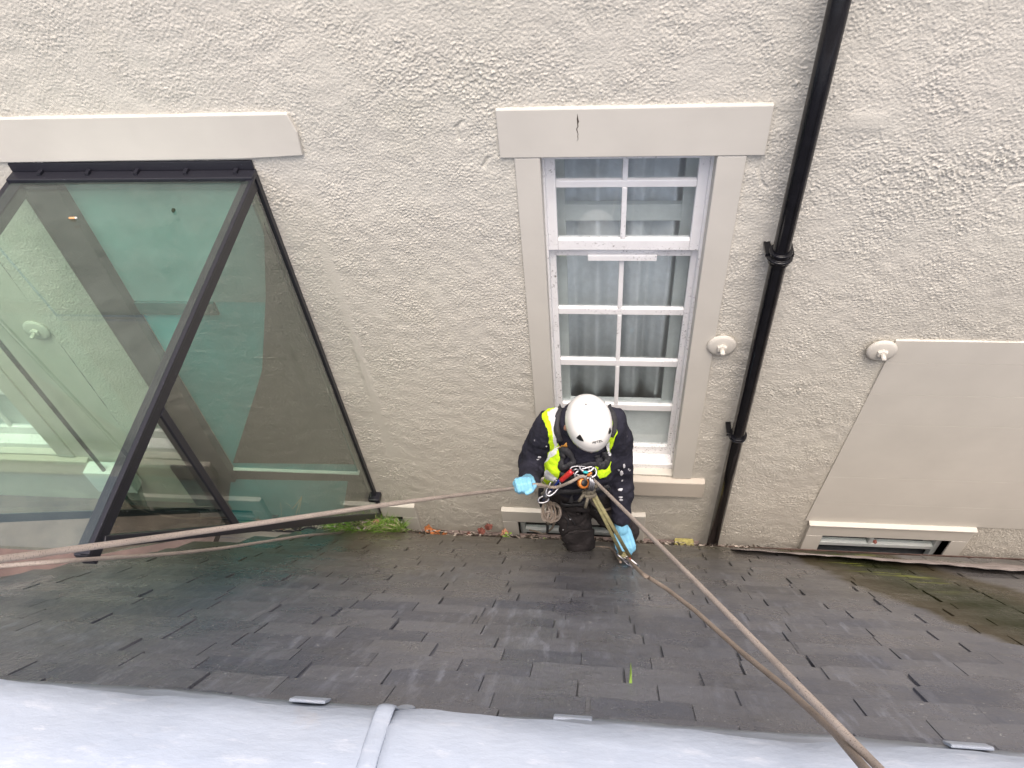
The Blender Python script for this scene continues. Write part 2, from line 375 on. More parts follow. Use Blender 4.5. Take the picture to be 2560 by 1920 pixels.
M['lime'] = mk_cloth('hi_vis_lime', (.50,.74,.02), 0, 26)
M['silver_tape'] = mk_cloth('reflective_tape', (.66,.67,.68), 0, 34)
M['helmet'] = simple('white_helmet_shell', (.80,.79,.76), .32, var=.03, scale=12)
M['black_plastic'] = simple('black_plastic', (.012,.012,.013), .45)
M['glove'] = simple('pale_blue_nitrile', (.20,.47,.65), .45, var=.08, scale=40, bump=.15)
M['boot'] = simple('black_boot_leather', (.015,.013,.012), .5)
M['leaf'] = simple('dead_leaf_orange', (.38,.13,.04), .7, var=.45, scale=45, bump=.2)
M['leaf2'] = simple('dead_leaf_red_brown', (.17,.055,.04), .7, var=.45, scale=45, bump=.2)
M['leaf3'] = simple('dead_leaf_tan', (.40,.20,.12), .7, var=.4, scale=45, bump=.2)
M['grass'] = simple('grass_green', (.20,.36,.05), .6, var=.5, scale=50)
M['weed'] = simple('weed_green', (.20,.34,.03), .55, var=.3, scale=50)
M['straw'] = simple('dry_straw', (.58,.48,.34), .7, var=.2, scale=50)
M['foam'] = simple('yellow_foam', (.36,.32,.11), .9, var=.35, scale=70, bump=.6)
M['crack'] = simple('crack_dark', (.05,.035,.025), .9, var=.5, scale=60)
M['tan'] = simple('cigarette_tan', (.62,.33,.15), .8, var=.1)
M['paper'] = simple('paper_white', (.7,.68,.64), .8, var=.05)
M['tag_orange'] = simple('orange_tag', (.55,.26,.05), .6, var=.2, scale=80)
M['mossdot'] = simple('dark_moss', (.02,.03,.015), .95, var=.3)

# ------------------------------------------------------------------ ground, far below the eaves
g = MB(); g.box(-400, 400, -400, 400, -10.2, -10.0); tag(build('ground', g, M['ground']), None, None, kind='structure')

# ------------------------------------------------------------------ the house wall
WALL_TOP = .50
house = empty('rendered_house', (0, .2, -10.0), 'cream roughcast house wall with sash window, basement windows and painted stone trim', 'house')
OPEN = [(-.262, .390, -3.80, -1.70), (-3.942, -3.290, -3.80, -1.70), (1.303, 2.024, -4.75, -4.337), (-.515, .165, -4.75, -4.325), (-1.42, -1.245, -4.75, -4.325)]
def fftnoise(shape, step, lam, bw, seed, ax=1.0):
    r = np.random.default_rng(seed).standard_normal(shape)
    fy = np.fft.fftfreq(shape[0], step)[:, None]; fx = np.fft.rfftfreq(shape[1], step)[None, :]*ax
    k = np.sqrt(fx**2 + fy**2); f0 = 1/lam
    H = np.exp(-((k - f0)/(bw*f0))**2/2)
    n = np.fft.irfft2(np.fft.rfft2(r)*H, s=shape); return n/n.std()
def dense_wall(x0, x1, z0, z1, st):
    nx = int(round((x1-x0)/st)); nz = int(round((z1-z0)/st))
    xs = np.linspace(x0, x1, nx+1); zs = np.linspace(z0, z1, nz+1); XX, ZZ = np.meshgrid(xs, zs)
    sh = XX.shape
    b = fftnoise(sh, st, .028, .4, 2); c = fftnoise(sh, st, .35, .6, 3); d = fftnoise(sh, st, .12, .5, 4); f = fftnoise(sh, st, .9, .5, 5)
    a = fftnoise(sh, st, .0125, .30, 1)
    # thrown pebbles under paint: overlapping domes scattered over the wall
    rg = np.random.default_rng(11); peb = np.zeros(sh)
    N = int((x1-x0)*(z1-z0)*19000); ci = rg.integers(3, sh[0]-4, N); cj = rg.integers(3, sh[1]-4, N)
    keepp = rg.random(N) < np.clip(.80 + .16*c[ci, cj] + .08*d[ci, cj], .25, 1); ci, cj = ci[keepp], cj[keepp]; N = len(ci)
    rad = rg.uniform(.0028, .0054, N)*(1+.4*(rg.random(N) > .93)); hgt = rad*rg.uniform(.30, .85, N); oi, oj = rg.uniform(-.5, .5, N), rg.uniform(-.5, .5, N); th_ = rg.uniform(0, 3.14, N); el_ = rg.uniform(.62, 1.0, N)
    for di in range(-2, 3):
        for dj in range(-2, 3):
            u, v_ = (di-oi)*st, (dj-oj)*st; uu = u*np.cos(th_)+v_*np.sin(th_); vv = (v_*np.cos(th_)-u*np.sin(th_))/el_
            q2 = 1-(uu*uu+vv*vv)/rad**2; np.maximum.at(peb, (ci+di, cj+dj), hgt*np.sqrt(np.clip(q2, 0, 1)))
    amp = np.clip(1.0 + .20*c, .5, 1.5)
    def blob(px, py, rx, rz, k):
        p = W(px, py); nonlocal_amp = k*np.exp(-(((XX-p.x)/rx)**2 + ((ZZ-p.z)/rz)**2)*(1+.25*d)); return nonlocal_amp
    amp += blob(990, 170, .20, .13, .9) + blob(2010, 400, .30, .16, 1.0) + blob(1900, 20, .10, .08, .8) + blob(2180, 350, .12, .05, .8)
    h = (.55*peb + .00115*np.clip(a, -1.2, 2.4))*amp + .0002*b + .0012*b*np.clip(amp-1.2, 0, 2) + .0006*d + .002*f
    # smooth trowelled patches and the strip where something was taken off the wall
    def flat(mask): return 1 - mask
    strip = 1/(1+np.exp((np.abs(XX+1.196+.004*d)-.021)/.004)) * (1/(1+np.exp((ZZ+2.15)/.02))) * (1/(1+np.exp(-(ZZ+3.72)/.03)))
    p = W(1868, 262); pat = np.exp(-(((XX-p.x)/.07)**4 + ((ZZ-p.z)/.035)**4))
    h = h*flat(.92*strip)*flat(.7*pat) + .003*strip + .006*pat
    # hairline cracks
    def crack(pts, wd=.006, dp=.007):
        nonlocal h
        P = [W(*q) for q in pts]
        for q0, q1 in zip(P[:-1], P[1:]):
            dx, dz = q1.x-q0.x, q1.z-q0.z; L2 = dx*dx+dz*dz; t = np.clip(((XX-q0.x)*dx+(ZZ-q0.z)*dz)/L2, 0, 1)
            dd = np.hypot(XX-q0.x-t*dx, ZZ-q0.z-t*dz); h = h - dp*np.exp(-(dd/wd)**2)
    crack([(1000,262),(986,275),(992,300)]); crack([(1055,340),(1043,360)]); crack([(1648,338),(1640,365),(1645,395),(1655,405)]); crack([(1870,395),(1900,380),(1960,372)], .005, .005)
    crack([(2150,430),(2185,400),(2212,395)], .006, .006)
    pan = (XX > 1.275 + (ZZ+2.675)*.054) & (ZZ < -2.69) & (ZZ > -4.20); h = np.where(pan, -.004, h)
    h = np.clip(h, -.006, .0150)
    v = np.stack([XX.ravel(), -h.ravel(), ZZ.ravel()], 1)
    idx = np.arange(sh[0]*sh[1]).reshape(sh); q = np.stack([idx[:-1,:-1], idx[:-1,1:], idx[1:,1:], idx[1:,:-1]], -1).reshape(-1, 4)
    cx = (xs[:-1]+xs[1:])/2; cz = (zs[:-1]+zs[1:])/2; CX, CZ = np.meshgrid(cx, cz); keep = np.ones(CX.shape, bool)
    for (ax0, ax1, az0, az1) in OPEN: keep &= ~((CX > ax0) & (CX < ax1) & (CZ > az0) & (CZ < az1))
    # keep the fine relief to the stretch of wall in view and a step to either side; a plain backing carries on beyond
    rm = np.array(RM); dx_, dy_, dz_ = CX-CAM.x, -CAM.y, CZ-CAM.z
    cam_ = [rm[0][k]*dx_ + rm[1][k]*dy_ + rm[2][k]*dz_ for k in range(3)]
    PX, PY = cam_[0]/cam_[2]*F+1280, cam_[1]/cam_[2]*F+960
    keep &= (PX > -260) & (PX < 2820) & (PY > -260)
    q = q[keep.ravel()]
    org = ORG[house]; me = bpy.data.meshes.new('wall_render'); v = v - np.array(org)
    me.vertices.add(len(v)); me.vertices.foreach_set('co', v.ravel().astype(np.float32))
    me.loops.add(q.size); me.loops.foreach_set('vertex_index', q.ravel().astype(np.int32))
    me.polygons.add(len(q)); me.polygons.foreach_set('loop_start', np.arange(0, q.size, 4).astype(np.int32)); me.polygons.foreach_set('loop_total', np.full(len(q), 4, np.int32))
    me.update(calc_edges=True); me.validate()
    return place_mesh('wall_render', me, M['render'], house, org, True)
DX0, DX1, DZ0, DZ1 = -2.75, 2.75, -4.75, -0.85
dense_wall(DX0, DX1, DZ0, DZ1, .0041)
g = MB(); DZB = -10
g.box(-14, DX0, 0, .3, DZB, WALL_TOP) if False else None
def wall_quads(mb):
    for (x0, x1, z0, z1_) in ((-14, DX0, -3.80, -1.70), (DX1, 14, DZ0, WALL_TOP), (DX0, DX1, DZ1, WALL_TOP), (-14, 14, DZB, DZ0), (-14, DX0, DZ0, -3.80), (-14, DX0, -1.70, WALL_TOP),
                             (DX0, -1.9, -1.70, DZ1), (-1.0, 1.0, DZ1-.12, DZ1), (1.0, DX1, -2.6, DZ1), (2.03, DX1, DZ0, -2.6)):
        segs = [(x0, x1)]
        if (z0, z1_) == (-3.80, -1.70): segs = [(-14, -3.942), (-3.290, DX0)]
        for a, b in segs: yb_ = .012 if a >= DX0 and b <= DX1 and z0 < DZ1 and z0 >= DZ0 else -.001; mb.add([(a,yb_,z0),(b,yb_,z0),(b,yb_,z1_),(a,yb_,z1_)], [(0,1,2,3)])
g = MB(); wall_quads(g); build('wall_outskirts', g, M['render'], house, recalc=False)
g = MB(); g.box(-14, 14, -.12, .5, WALL_TOP, WALL_TOP+.16); g.box(-14, 14, -.07, .0, WALL_TOP-.10, WALL_TOP-.002); build('eaves_cornice', g, M['trim'], house, bevel=.01)
# reveals behind the openings and the dark rooms
def reveal(x0, x1, z0, z1_, dp, mat):
    g = MB(); g.add([(x0,0,z0),(x1,0,z0),(x1,0,z1_),(x0,0,z1_),(x0,dp,z0),(x1,dp,z0),(x1,dp,z1_),(x0,dp,z1_)], [(0,1,5,4),(1,2,6,5),(2,3,7,6),(3,0,4,7)])
    return build('reveal', g, mat, house)
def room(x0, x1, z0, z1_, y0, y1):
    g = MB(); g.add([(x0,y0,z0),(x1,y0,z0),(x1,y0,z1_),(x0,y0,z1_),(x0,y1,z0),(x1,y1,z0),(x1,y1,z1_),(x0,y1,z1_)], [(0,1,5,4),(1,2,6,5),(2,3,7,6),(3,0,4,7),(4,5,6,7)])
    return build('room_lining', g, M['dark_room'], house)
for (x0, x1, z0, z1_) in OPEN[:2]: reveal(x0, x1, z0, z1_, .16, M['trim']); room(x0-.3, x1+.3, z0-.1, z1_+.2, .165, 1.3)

# ------------------------------------------------------------------ sash windows
def sash_window(dx, label, first):
    win = empty('sash_window', None, parent=house); tag(win, label, None)
    def B(name, x0, x1, y0, y1, z0, z1_, mat, bev=.004, parent=win):
        g = MB(); g.box(x0+dx, x1+dx, y0, y1, z0, z1_); return build(name, g, mat, parent, bevel=bev)
    B('lintel', -.405, .550, -.016, .05, -1.722, -1.522, M['trim'], .005)
    B('jamb_stone', -.352, -.256, -.013, .06, -3.806, -1.724, M['trim'], .004); B('jamb_stone', .384, .488, -.013, .06, -3.806, -1.724, M['trim'], .004)
    g = MB()   # sloping stone sill
    g.prism([Vector((-.42+dx, .17, -3.775)), Vector((-.42+dx, -.035, -3.822)), Vector((-.42+dx, -.035, -3.965)), Vector((-.42+dx, .17, -3.965))], (.985, 0, 0)); build('sill', g, M['trimdirty'], win, bevel=.006)
    g = MB(); y0, y1 = .075, .16
    g.box(-.262+dx, -.248+dx, .055, y1, -3.76, -1.70); g.box(.374+dx, .392+dx, .055, y1, -3.76, -1.70); g.box(-.25+dx, .376+dx, .06, y1, -1.78, -1.70); build('sash_box', g, M['paint'], win, bevel=.003)
    B('timber_sill', -.262, .391, .045, .16, -3.832, -3.760, M['paint'], .006)
    def sash(name, y, ztop, zbot, rails, ttop, tbot, xl, xr, bars):
        th = .034; g = MB()
        g.box(xl+dx, xl+.040+dx, y, y+th, zbot, ztop); g.box(xr-.040+dx, xr+dx, y, y+th, zbot, ztop)
        a, b = xl+.040, xr-.040
        g.box(a+dx, b+dx, y+.001, y+th-.001, ztop-ttop, ztop); g.box(a+dx, b+dx, y+.001, y+th-.001, zbot, zbot+tbot)
        zs = [ztop-ttop]
        for (u, l) in rails: g.box(a+dx, b+dx, y+.004, y+th-.006, l, u); zs += [u, l]
        zs.append(zbot+tbot); xm = .0605
        for k in range(0, len(zs), 2): g.box(xm-.0105+dx, xm+.0105+dx, y+.003, y+th-.005, zs[k+1], zs[k])
        build(name, g, M['paint'], win, bevel=.004)
        for k in range(0, len(zs), 2):
            for (p0, p1) in ((a, xm-.0105), (xm+.0105, b)):
                gg = MB(); gg.box(p0+dx-.002, p1+dx+.002, y+th*.55, y+th*.55+.003, zs[k+1]-.002, zs[k]+.002)
                o = build('pane', gg, M['pane'], win); o.rotation_euler = (0, 0, 0)
    sash('upper_sash', .078, -1.64, -2.242, [(-1.893, -1.926)], .04, .056, -.249, .375, 1)
    sash('lower_sash', .114, -2.268, -3.757, [(-2.623, -2.663), (-2.978, -3.022), (-3.327, -3.376)], .036, .068, -.262, .391, 1)
    if first:
        B('vent_strip', -.085, .208, .096, .1135, -2.316, -2.286, M['paint'], .003)
    # secondary glazing inside
    g = MB(); y = .215
    g.box(-.235+dx, -.183+dx, y, y+.03, -3.44, -1.72); g.box(.303+dx, .36+dx, y, y+.03, -3.44, -1.72); g.box(-.184+dx, .304+dx, y+.001, y+.029, -2.195, -2.11); g.box(-.184+dx, .304+dx, y+.001, y+.029, -3.44, -3.415)
    build('inner_frame', g, M['inner_paint'], win, bevel=.003)
    B('window_board', -.24, .37, .1655, .235, -3.735, -3.405, M['board'], .004)
    return win
sash_window(0, 'white sash window of small panes with beige stone surround', True)
sash_window(-3.68, 'second sash window seen through the glass box', False)
# curtains behind the main window
def curtain(x0, x1, seed, label):
    r = random.Random(seed); g = MB(); n = 60; vs = []
    ph = r.random()*6
    for z in (-1.70, -2.6, -3.62):
        for i in range(n+1):
            u = i/n; x = x0+(x1-x0)*u; k = 1 + .15*(z+2.6)
            y = .288 + .034*math.sin(u*14+ph)*k + .010*math.sin(u*31+ph*2+z*.6); vs.append((x + .006*math.sin(z*2+u*9), y, z))
    g.add(vs, [(j*(n+1)+i, j*(n+1)+i+1, (j+1)*(n+1)+i+1, (j+1)*(n+1)+i) for j in range(2) for i in range(n)])
    o = build('curtain', g, M['curtain'], smooth=True); s = o.modifiers.new('s', 'SOLIDIFY'); s.thickness = .003
    tag(o, label, 'curtain', 'curtains behind the sash window'); return o
curtain(-.30, .056, 3, 'grey pleated curtain behind the left-hand panes of the sash window')
curtain(.060, .36, 8, 'grey pleated curtain behind the right-hand panes of the sash window')

# ------------------------------------------------------------------ lintel over the glass box, cracks, basement windows, stone panel
g = MB(); g.prism([(-3.6,-.016,-1.524), (-1.168,-.016,-1.524), (-1.150,-.016,-1.60), (-1.157,-.016,-1.70), (-1.40,-.016,-1.712), (-3.6,-.016,-1.722)], (0, .06, 0)); build('lintel', g, M['trim'], house, bevel=.004)
g = MB(); r = random.Random(5)
for (xa, za, zb) in ((.0, 1, 1),):
    pts = []; p0 = W(1247, 240); p1 = W(1247, 300)
    for i in range(12):
        t = i/11; pts.append((p0.x + .003*r.uniform(-1, 1), -.0165, p0.z + (p1.z-p0.z)*t))
    wds = [.0003,.0018,.0032,.0034,.0026,.0024,.0016,.0014,.0012,.0013,.001,.0003]
    vs = [(p[0]-wds[i]*r.uniform(.6,1.2), p[1], p[2]) for i, p in enumerate(pts)] + [(p[0]+wds[i]*r.uniform(.6,1.2), p[1], p[2]) for i, p in enumerate(pts)]
    g.add(vs, [(i, i+1, 12+i+1, 12+i) for i in range(11)])
build('lintel_crack', g, M['crack'], house)
def basement(x0, x1, o0, o1, zt, oz, label, split):
    b = empty('basement_window', None, parent=house); tag(b, label, None)
    g = MB(); zb = -4.72
    g.box(x0, x1, -.030, .05, oz, zt); g.box(x0, o0, -.030, .05, zb, oz-.0005); g.box(o1, x1, -.030, .05, zb, oz-.0005); build('stone_surround', g, M['trim'], b, bevel=.004)
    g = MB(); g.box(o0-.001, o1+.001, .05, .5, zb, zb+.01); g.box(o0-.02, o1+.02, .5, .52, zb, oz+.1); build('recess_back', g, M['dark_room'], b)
    g = MB(); g.add([(o0,-.02,zb),(o0,-.02,oz),(o0,.5,oz),(o0,.5,zb)], [(0,1,2,3)]); g.add([(o1,-.02,zb),(o1,-.02,oz),(o1,.5,oz),(o1,.5,zb)], [(0,1,2,3)]); g.add([(o0,-.02,oz),(o1,-.02,oz),(o1,.5,oz),(o0,.5,oz)], [(0,1,2,3)]); build('reveal', g, M['trim'], b)
    y = .035; g = MB()
    g.box(o0, o0+.03, y, y+.04, zb, oz); g.box(o1-.03, o1, y, y+.04, zb, oz); g.box(o0+.03, o1-.03, y+.001, y+.039, oz-.03, oz)
    g.box(o0+.03, o1-.03, y+.001, y+.039, -4.56, -4.525)
    for s_ in split: g.box(s_-.012, s_+.012, y+.002, y+.038, -4.525, oz-.03)
    build('window_frame', g, M['inner_paint'], b, bevel=.003)
    xs = [o0+.03] + [q for s_ in split for q in (s_-.012, s_+.012)] + [o1-.03]
    for k in range(0, len(xs), 2):
        g = MB(); g.box(xs[k]-.002, xs[k+1]+.002, y+.02, y+.023, -4.527, oz-.028); build('pane', g, M['pane'], b)
    return b
basement(1.205, 2.118, 1.303, 2.024, -4.222, -4.338, 'low basement window with beige surround below the stone panel', (1.625,))
basement(-.611, .259, -.515, .165, -4.205, -4.325, 'low basement window behind the kneeling worker', (-.17,))
basement(-1.44, -1.150, -1.42, -1.245, -4.205, -4.325, 'low basement window half hidden by weeds beside the glass box', ())
# ledge on top of right basement surround
g = MB(); g.box(1.20, 2.125, -.040, .0, -4.2215, -4.208); build('stone_ledge', g, M['trim'], house, bevel=.004)
# smooth stone panel on the right, in separate courses
zc = [-2.676] + [WS(*q).z for q in ((2440, 907), (2300, 985), (2300, 1060))] + [-3.746, WS(2300, 1262).z, -4.2075]
for k in range(len(zc)-1):
    zt, zb = zc[k], zc[k+1]
    def xe(z): return 1.262 + (z+2.675)*(.082/1.52)
    xr = [(None, 1.95+.25*((k*37) % 5)/5), (None, 2.75)]
    cuts = [None, 2.45 + .3*((k*29) % 7)/7, 3.4]
    for j in range(2):
        xl0 = xe(zt) if j == 0 else cuts[1]+.0015; xl1 = xe(zb) if j == 0 else cuts[1]+.0015; xr_ = cuts[j+1]-.0015
        dpt = -.009 - .0007*((k*3+j*5) % 3); g = MB()
        g.prism([(xl0,dpt,zt-.0006),(xr_,dpt,zt-.0006),(xr_,dpt,zb+.0006),(xl1,dpt,zb+.0006)], (0, .05, 0)); build('stone_block', g, M['trim'], house)

# ------------------------------------------------------------------ anchor plates
def plate(px, py, label, y):
    c = W(px, py, y); a = empty('wall_anchor_plate', (c.x, y, c.z), label, 'anchor plate', 'round wall anchor plates')
    g = MB(); g.lathe([(.064,0),(.065,.006),(.063,.011),(.050,.0155),(.024,.018)], (c.x, y, c.z), (0,-1,0), 28); build('plate_disc', g, M['trim'], a, smooth=True)
    g = MB(); g.lathe([(.024,0),(.024,.012),(.020,.016)], (c.x, y-.015, c.z), (0,-1,0), 6); build('nut', g, M['trim'], a)
    g = MB(); g.lathe([(.011,0),(.011,.036),(.008,.041)], (c.x, y-.02, c.z), (0,-1,0), 12); build('bolt_end', g, M['trim'], a, smooth=True)
plate(1559, 745, 'round cream anchor plate with bolt between the sash window and the downpipe', -.013)
plate(1904, 756, 'round cream anchor plate with bolt at the corner of the smooth stone panel', -.016)
plate(80, 712, 'round anchor plate seen through the green glass roof', -.004)

# ------------------------------------------------------------------ downpipes
def downpipe(x, rad, label, cols, name='downpipe'):
    y = -.075; d = empty(name, (x, y, -4.56), label, 'downpipe')
    g = MB(); g.tube([(x, y, -4.60), (x, y, -3.4), (x, y, -2.0), (x, y, WALL_TOP-.02)], rad, 20); build('pipe', g, M['black_pipe'], d, smooth=True)
    for z, s in cols:
        g = MB(); R = rad
        g.lathe([(R+.001,.032),(R+.010,.030),(R+.012,.024),(R+.008,.018),(R+.008,.006),(R+.016,.003),(R+.018,-.004),(R+.014,-.010),(R+.008,-.013),(R+.008,-.030),(R+.001,-.034)] if s else [(R+.001,.012),(R+.010,.012),(R+.012,.004),(R+.006,-.002),(R+.011,-.007),(R+.009,-.014),(R+.001,-.016)], (x, y, z), (0,0,1), 24)
        g.box(x-R-.022, x-R+.004, y-.001, .0, z-.004, z+.012)
        g.box(x+R-.004, x+R+.020, y-.001, .0, z-.004, z+.012) if s else None
        build('collar', g, M['black_pipe'], d, bevel=.001)
    return d
pz = lambda px, py: W(px, py, -.075).z
downpipe(.666, .0335, 'shiny black cast downpipe running down the right of the window', [(pz(1683, 553), True), (pz(1585, 940), False)])
downpipe(-2.99, .012, 'thin dark pipe seen through the green glass roof', [], 'service_pipe')

# ------------------------------------------------------------------ the glass box
GX0, GX1 = -2.375, -1.375
def gz(y): return -1.782 + .047*y          # glass roof falls slightly outward
gb = empty('glass_box_extension', (-1.9, -.1, -4.1), 'black framed glass box with green tinted roof jutting from the wall', 'glass extension')
YE = -1.625
def slab(mb, x0, x1, y0, y1, th, up=0):
    mb.add([(x0,y0,gz(y0)+up),(x1,y0,gz(y0)+up),(x1,y1,gz(y1)+up),(x0,y1,gz(y1)+up),(x0,y0,gz(y0)+up-th),(x1,y0,gz(y0)+up-th),(x1,y1,gz(y1)+up-th),(x0,y1,gz(y1)+up-th)], [(0,1,2,3),(7,6,5,4),(0,4,5,1),(1,5,6,2),(2,6,7,3),(3,7,4,0)])
g = MB(); slab(g, GX0+.003, GX1-.003, -.072, YE+.01, .016, .012); build('roof_pane', g, M['box_glass'], gb)
for x, wd in ((GX0, .075), (GX1-.019, .042)):
    g = MB(); g.bar((x, -.03, gz(-.03)-.027), (x, YE, gz(YE)-.027), wd, .055); build('rafter', g, M['frame'], gb, bevel=.003)
g = MB(); g.bar((GX1-.004, -.03, gz(-.03)+.004), (GX1-.004, YE+.0, gz(YE)+.004), .030, .012); build('rafter_cap', g, M['frame'], gb, bevel=.002)
g = MB(); g.box(GX0-.02, GX1+.008, -.062, -.002, -1.790, -1.764); build('head_frame', g, M['frame'], gb, bevel=.003)
g = MB(); g.box(GX0-.015, GX1+.004, -.012, -.0015, -1.763, -1.724); build('head_channel', g, M['frame'], gb, bevel=.002)
for k in range(5):
    g = MB(); x = -2.26+.205*k; g.box(x-.008, x+.008, -.040, -.012, -1.7635, -1.752); build('bracket', g, M['frame'], gb)
# side cheeks: the bottom edge climbs parallel to the slates
KA, KB = (-.06, -4.265), (YE+.03, -1.845)
def kz(y): return KA[1] + (y-KA[0])*(KB[1]-KA[1])/(KB[0]-KA[0])
for gx, s in ((GX1, 1), (GX0, -1)):
    ym = -1.11
    for (ya, yb) in ((-.02, ym), (ym, YE+.03)):
        g = MB(); g.prism([(gx-.012, ya, gz(ya)-.05), (gx-.012, yb, gz(yb)-.05), (gx-.012, yb, min(kz(yb), gz(yb)-.051)), (gx-.012, ya, kz(ya))], (.012, 0, 0)); build('side_pane', g, M['side_glass' if s > 0 else 'cheek_glass'], gb)
    g = MB(); g.bar((gx-.010, ym, gz(ym)-.05), (gx-.010, ym, kz(ym)), .030, .034, (0,1,0)); build('mullion', g, M['frame'], gb, bevel=.003)
    g = MB(); g.bar((gx-.010, KA[0], kz(KA[0])), (gx-.010, YE+.06, kz(YE+.06)), .040, .034, tuple(RN)); build('kerb', g, M['frame'], gb, bevel=.003)
    g = MB(); g.box(gx-.016, gx+.008, -.030, -.002, kz(-.015)+.01, -1.79); build('wall_channel', g, M['frame'], gb, bevel=.002)
g = MB(); g.box(GX1-.02, GX1+.035, -.06, -.001, -4.115, -4.085); build('channel_foot', g, M['frame'], gb, bevel=.003)
g = MB(); g.box(-2.335, -2.192, -.07, -.016, -3.93, -1.80); build('wall_post', g, M['frame'], gb, bevel=.003)
# doorway lining inside the box
g = MB(); g.box(-2.19, -1.43, -.020, -.002, -2.47, -1.80); build('door_panel', g, M['teal_pale'], gb)
g = MB(); g.box(-2.19, -1.43, -.014, -.002, -3.850, -2.472); build('door_panel', g, M['teal'], gb)
g = MB(); g.box(-2.19, -1.80, -.030, -.002, -2.55, -2.472); build('door_transom', g, M['teal_dark'], gb, bevel=.003)
g = MB(); g.prism([tuple(W(*q, -.024)) for q in ((574,640),(566,800),(548,860),(503,1000),(766,1003),(570,480))], (0, .0015, 0)); build('reflection_sheet', g, M['lining'], gb)  # added dark sheet, shaped to a reflection's edge in the side pane
g = MB(); g.box(-2.20, -1.42, -.032, -.002, -3.860, -3.852); build('threshold_strip', g, M['white_strip'], gb)
g = MB(); g.prism([(-2.25,-.022,-3.972), (-1.51,-.022,-3.945), (-1.62,-.022,-4.29), (-2.50,-.022,-4.56)], (0, .02, 0)); build('lower_panel', g, M['teal'], gb)
g = MB(); g.box(-2.60, -1.42, -.0215, -.002, -4.60, -3.864); build('lower_lining', g, M['frame'], gb)
# left-hand gutter space beyond the box
g = MB(); g.box(-5.2, -2.40, -.85, -.0, -4.36, -4.30); tag(build('lead_gutter_bed', g, M['brown_floor']), 'brown stained gutter bed seen through the glass box', 'gutter')
g = MB(); g.box(-3.12, -2.86, -.10, -.012, -4.05, -3.84); tag(build('sky_reflection_box', g, M['white_strip'], bevel=.006), 'white box standing in for a sky reflection in the glass', 'reflection box')  # box added where the glass reflects pale sky
# bits lying on the glass roof
def glass_pt(px, py, up=.013):
    r = ray(px*OV, py*OV); n = Vector((0, -.047, 1)); p0 = Vector((0, 0, -1.782+up)); t = (p0-CAM).dot(n)/r.dot(n); return CAM + r*t
p = glass_pt(157, 471, .018); c = empty('cigarette_end', tuple(p), 'orange cigarette end lying on the glass roof', 'cigarette end')
g = MB(); g.tube([p+Vector((-.014,0,0)), p+Vector((.010,.001,0))], .0042, 10); build('filter', g, M['tan'], c, smooth=True)
g = MB(); g.tube([p+Vector((.0101,.001,0)), p+Vector((.016,.001,0))], .0040, 10); build('paper_end', g, M['paper'], c, smooth=True)
p = glass_pt(376, 455, .017); g = MB()
for k in range(7): q = p + Vector((random.uniform(-.006,.006), random.uniform(-.006,.006), random.uniform(0,.003))); g.capsule(q, q+Vector((0,.001,.002)), .005, .004, 8)
tag(build('moss_clump', g, M['mossdot'], smooth=True), 'tiny dark clump of moss on the glass roof', 'moss')

# ------------------------------------------------------------------ slate roof
roof = empty('slate_roof', tuple(R0), 'steep dark grey slate roof falling to the gutter', 'roof')
BND = [(-400, 1300), (0, 1237), (185, 1213), (440, 1174), (640, 1145), (760, 1140), (890, 1142)]
def bnd_y(px):
    for (a, b), (c, d) in zip(BND[:-1], BND[1:]):
        if a <= px <= c: return b + (d-b)*(px-a)/(c-a)
    return -9999
def allowed(p):
    px, py = PIX(p); return not (px < 890 and py < bnd_y(px))
# deck under the slates, cut back beside the glass box
poly = [roofpt(3.6, .12, -.022), roofpt(3.6, RIDGE_S, -.022), roofpt(-6, RIDGE_S, -.022)]
deck = [Vector(RP(px, py+9, -.022)) for (px, py) in BND[::1]]
d0 = deck[0]; poly += [Vector((-6, d0.y, d0.z))] + deck + [roofpt(deck[-1].x+.02, .12, -.022)]
g = MB(); g.prism(poly, RN*-.03); build('roof_deck', g, M['frame'], roof, recalc=True)
# eaves fascia and rear slope
g = MB(); p = roofpt(0, RIDGE_S, -.02); g.add([(-6,p.y,p.z),(3.6,p.y,p.z),(3.6,p.y-3,p.z-3.4),(-6,p.y-3,p.z-3.4)], [(0,1,2,3)]); build('rear_slope', g, M['slate'], roof)
g = MB(); g.box(-1.25, 3.6, -.300, -.282, -4.75, -4.165); build('eaves_board', g, M['rust'], roof)
SW, SE, EV = .245, .128, .11
rotm = Matrix((Vector((-1,0,0)), RT, RN)).transposed()
SL = []
for v in range(10):
    r = random.Random(100+v); w2 = SW/2 - .0006 - r.random()**2*.0038; Lh = .30; th = .0065 + r.random()*.003
    # tail edge (y=0) slightly broken, thickness th, slate lies with its tail at y=0 and head up-slope
    nb = 7; bot = []
    for i in range(nb):
        u = -1 + 2*i/(nb-1); e = r.uniform(-.003, .003)
        if i in (0, nb-1) and r.random() < .6: e += r.uniform(.004, .022)
        elif r.random() < .15: e += r.uniform(.003, .010)
        bot.append((u*w2, e))
    top = [(w2 - r.uniform(0,.002), Lh), (-w2 + r.uniform(0,.002), Lh)]
    outl = bot + top; n = len(outl)
    tl = lambda x, y: th + .0012*math.sin(x*30+v) if y < .1 else th
    vs = [(x, y, 0) for x, y in outl] + [(x*.992, y + (.003 if y < .1 else 0), th + r.uniform(-.0008, .0008)) for x, y in outl]
    me = bpy.data.meshes.new('slate'); me.from_pydata(vs, [], [tuple(range(n))[::-1], tuple(range(n, 2*n))] + [(i, (i+1) % n, n+(i+1) % n, n+i) for i in range(n)])
    bm = bmesh.new(); bm.from_mesh(me); bmesh.ops.recalc_face_normals(bm, faces=bm.faces); bm.to_mesh(me); bm.free()
    me.materials.append(M['slate']); SL.append(me)
items = []
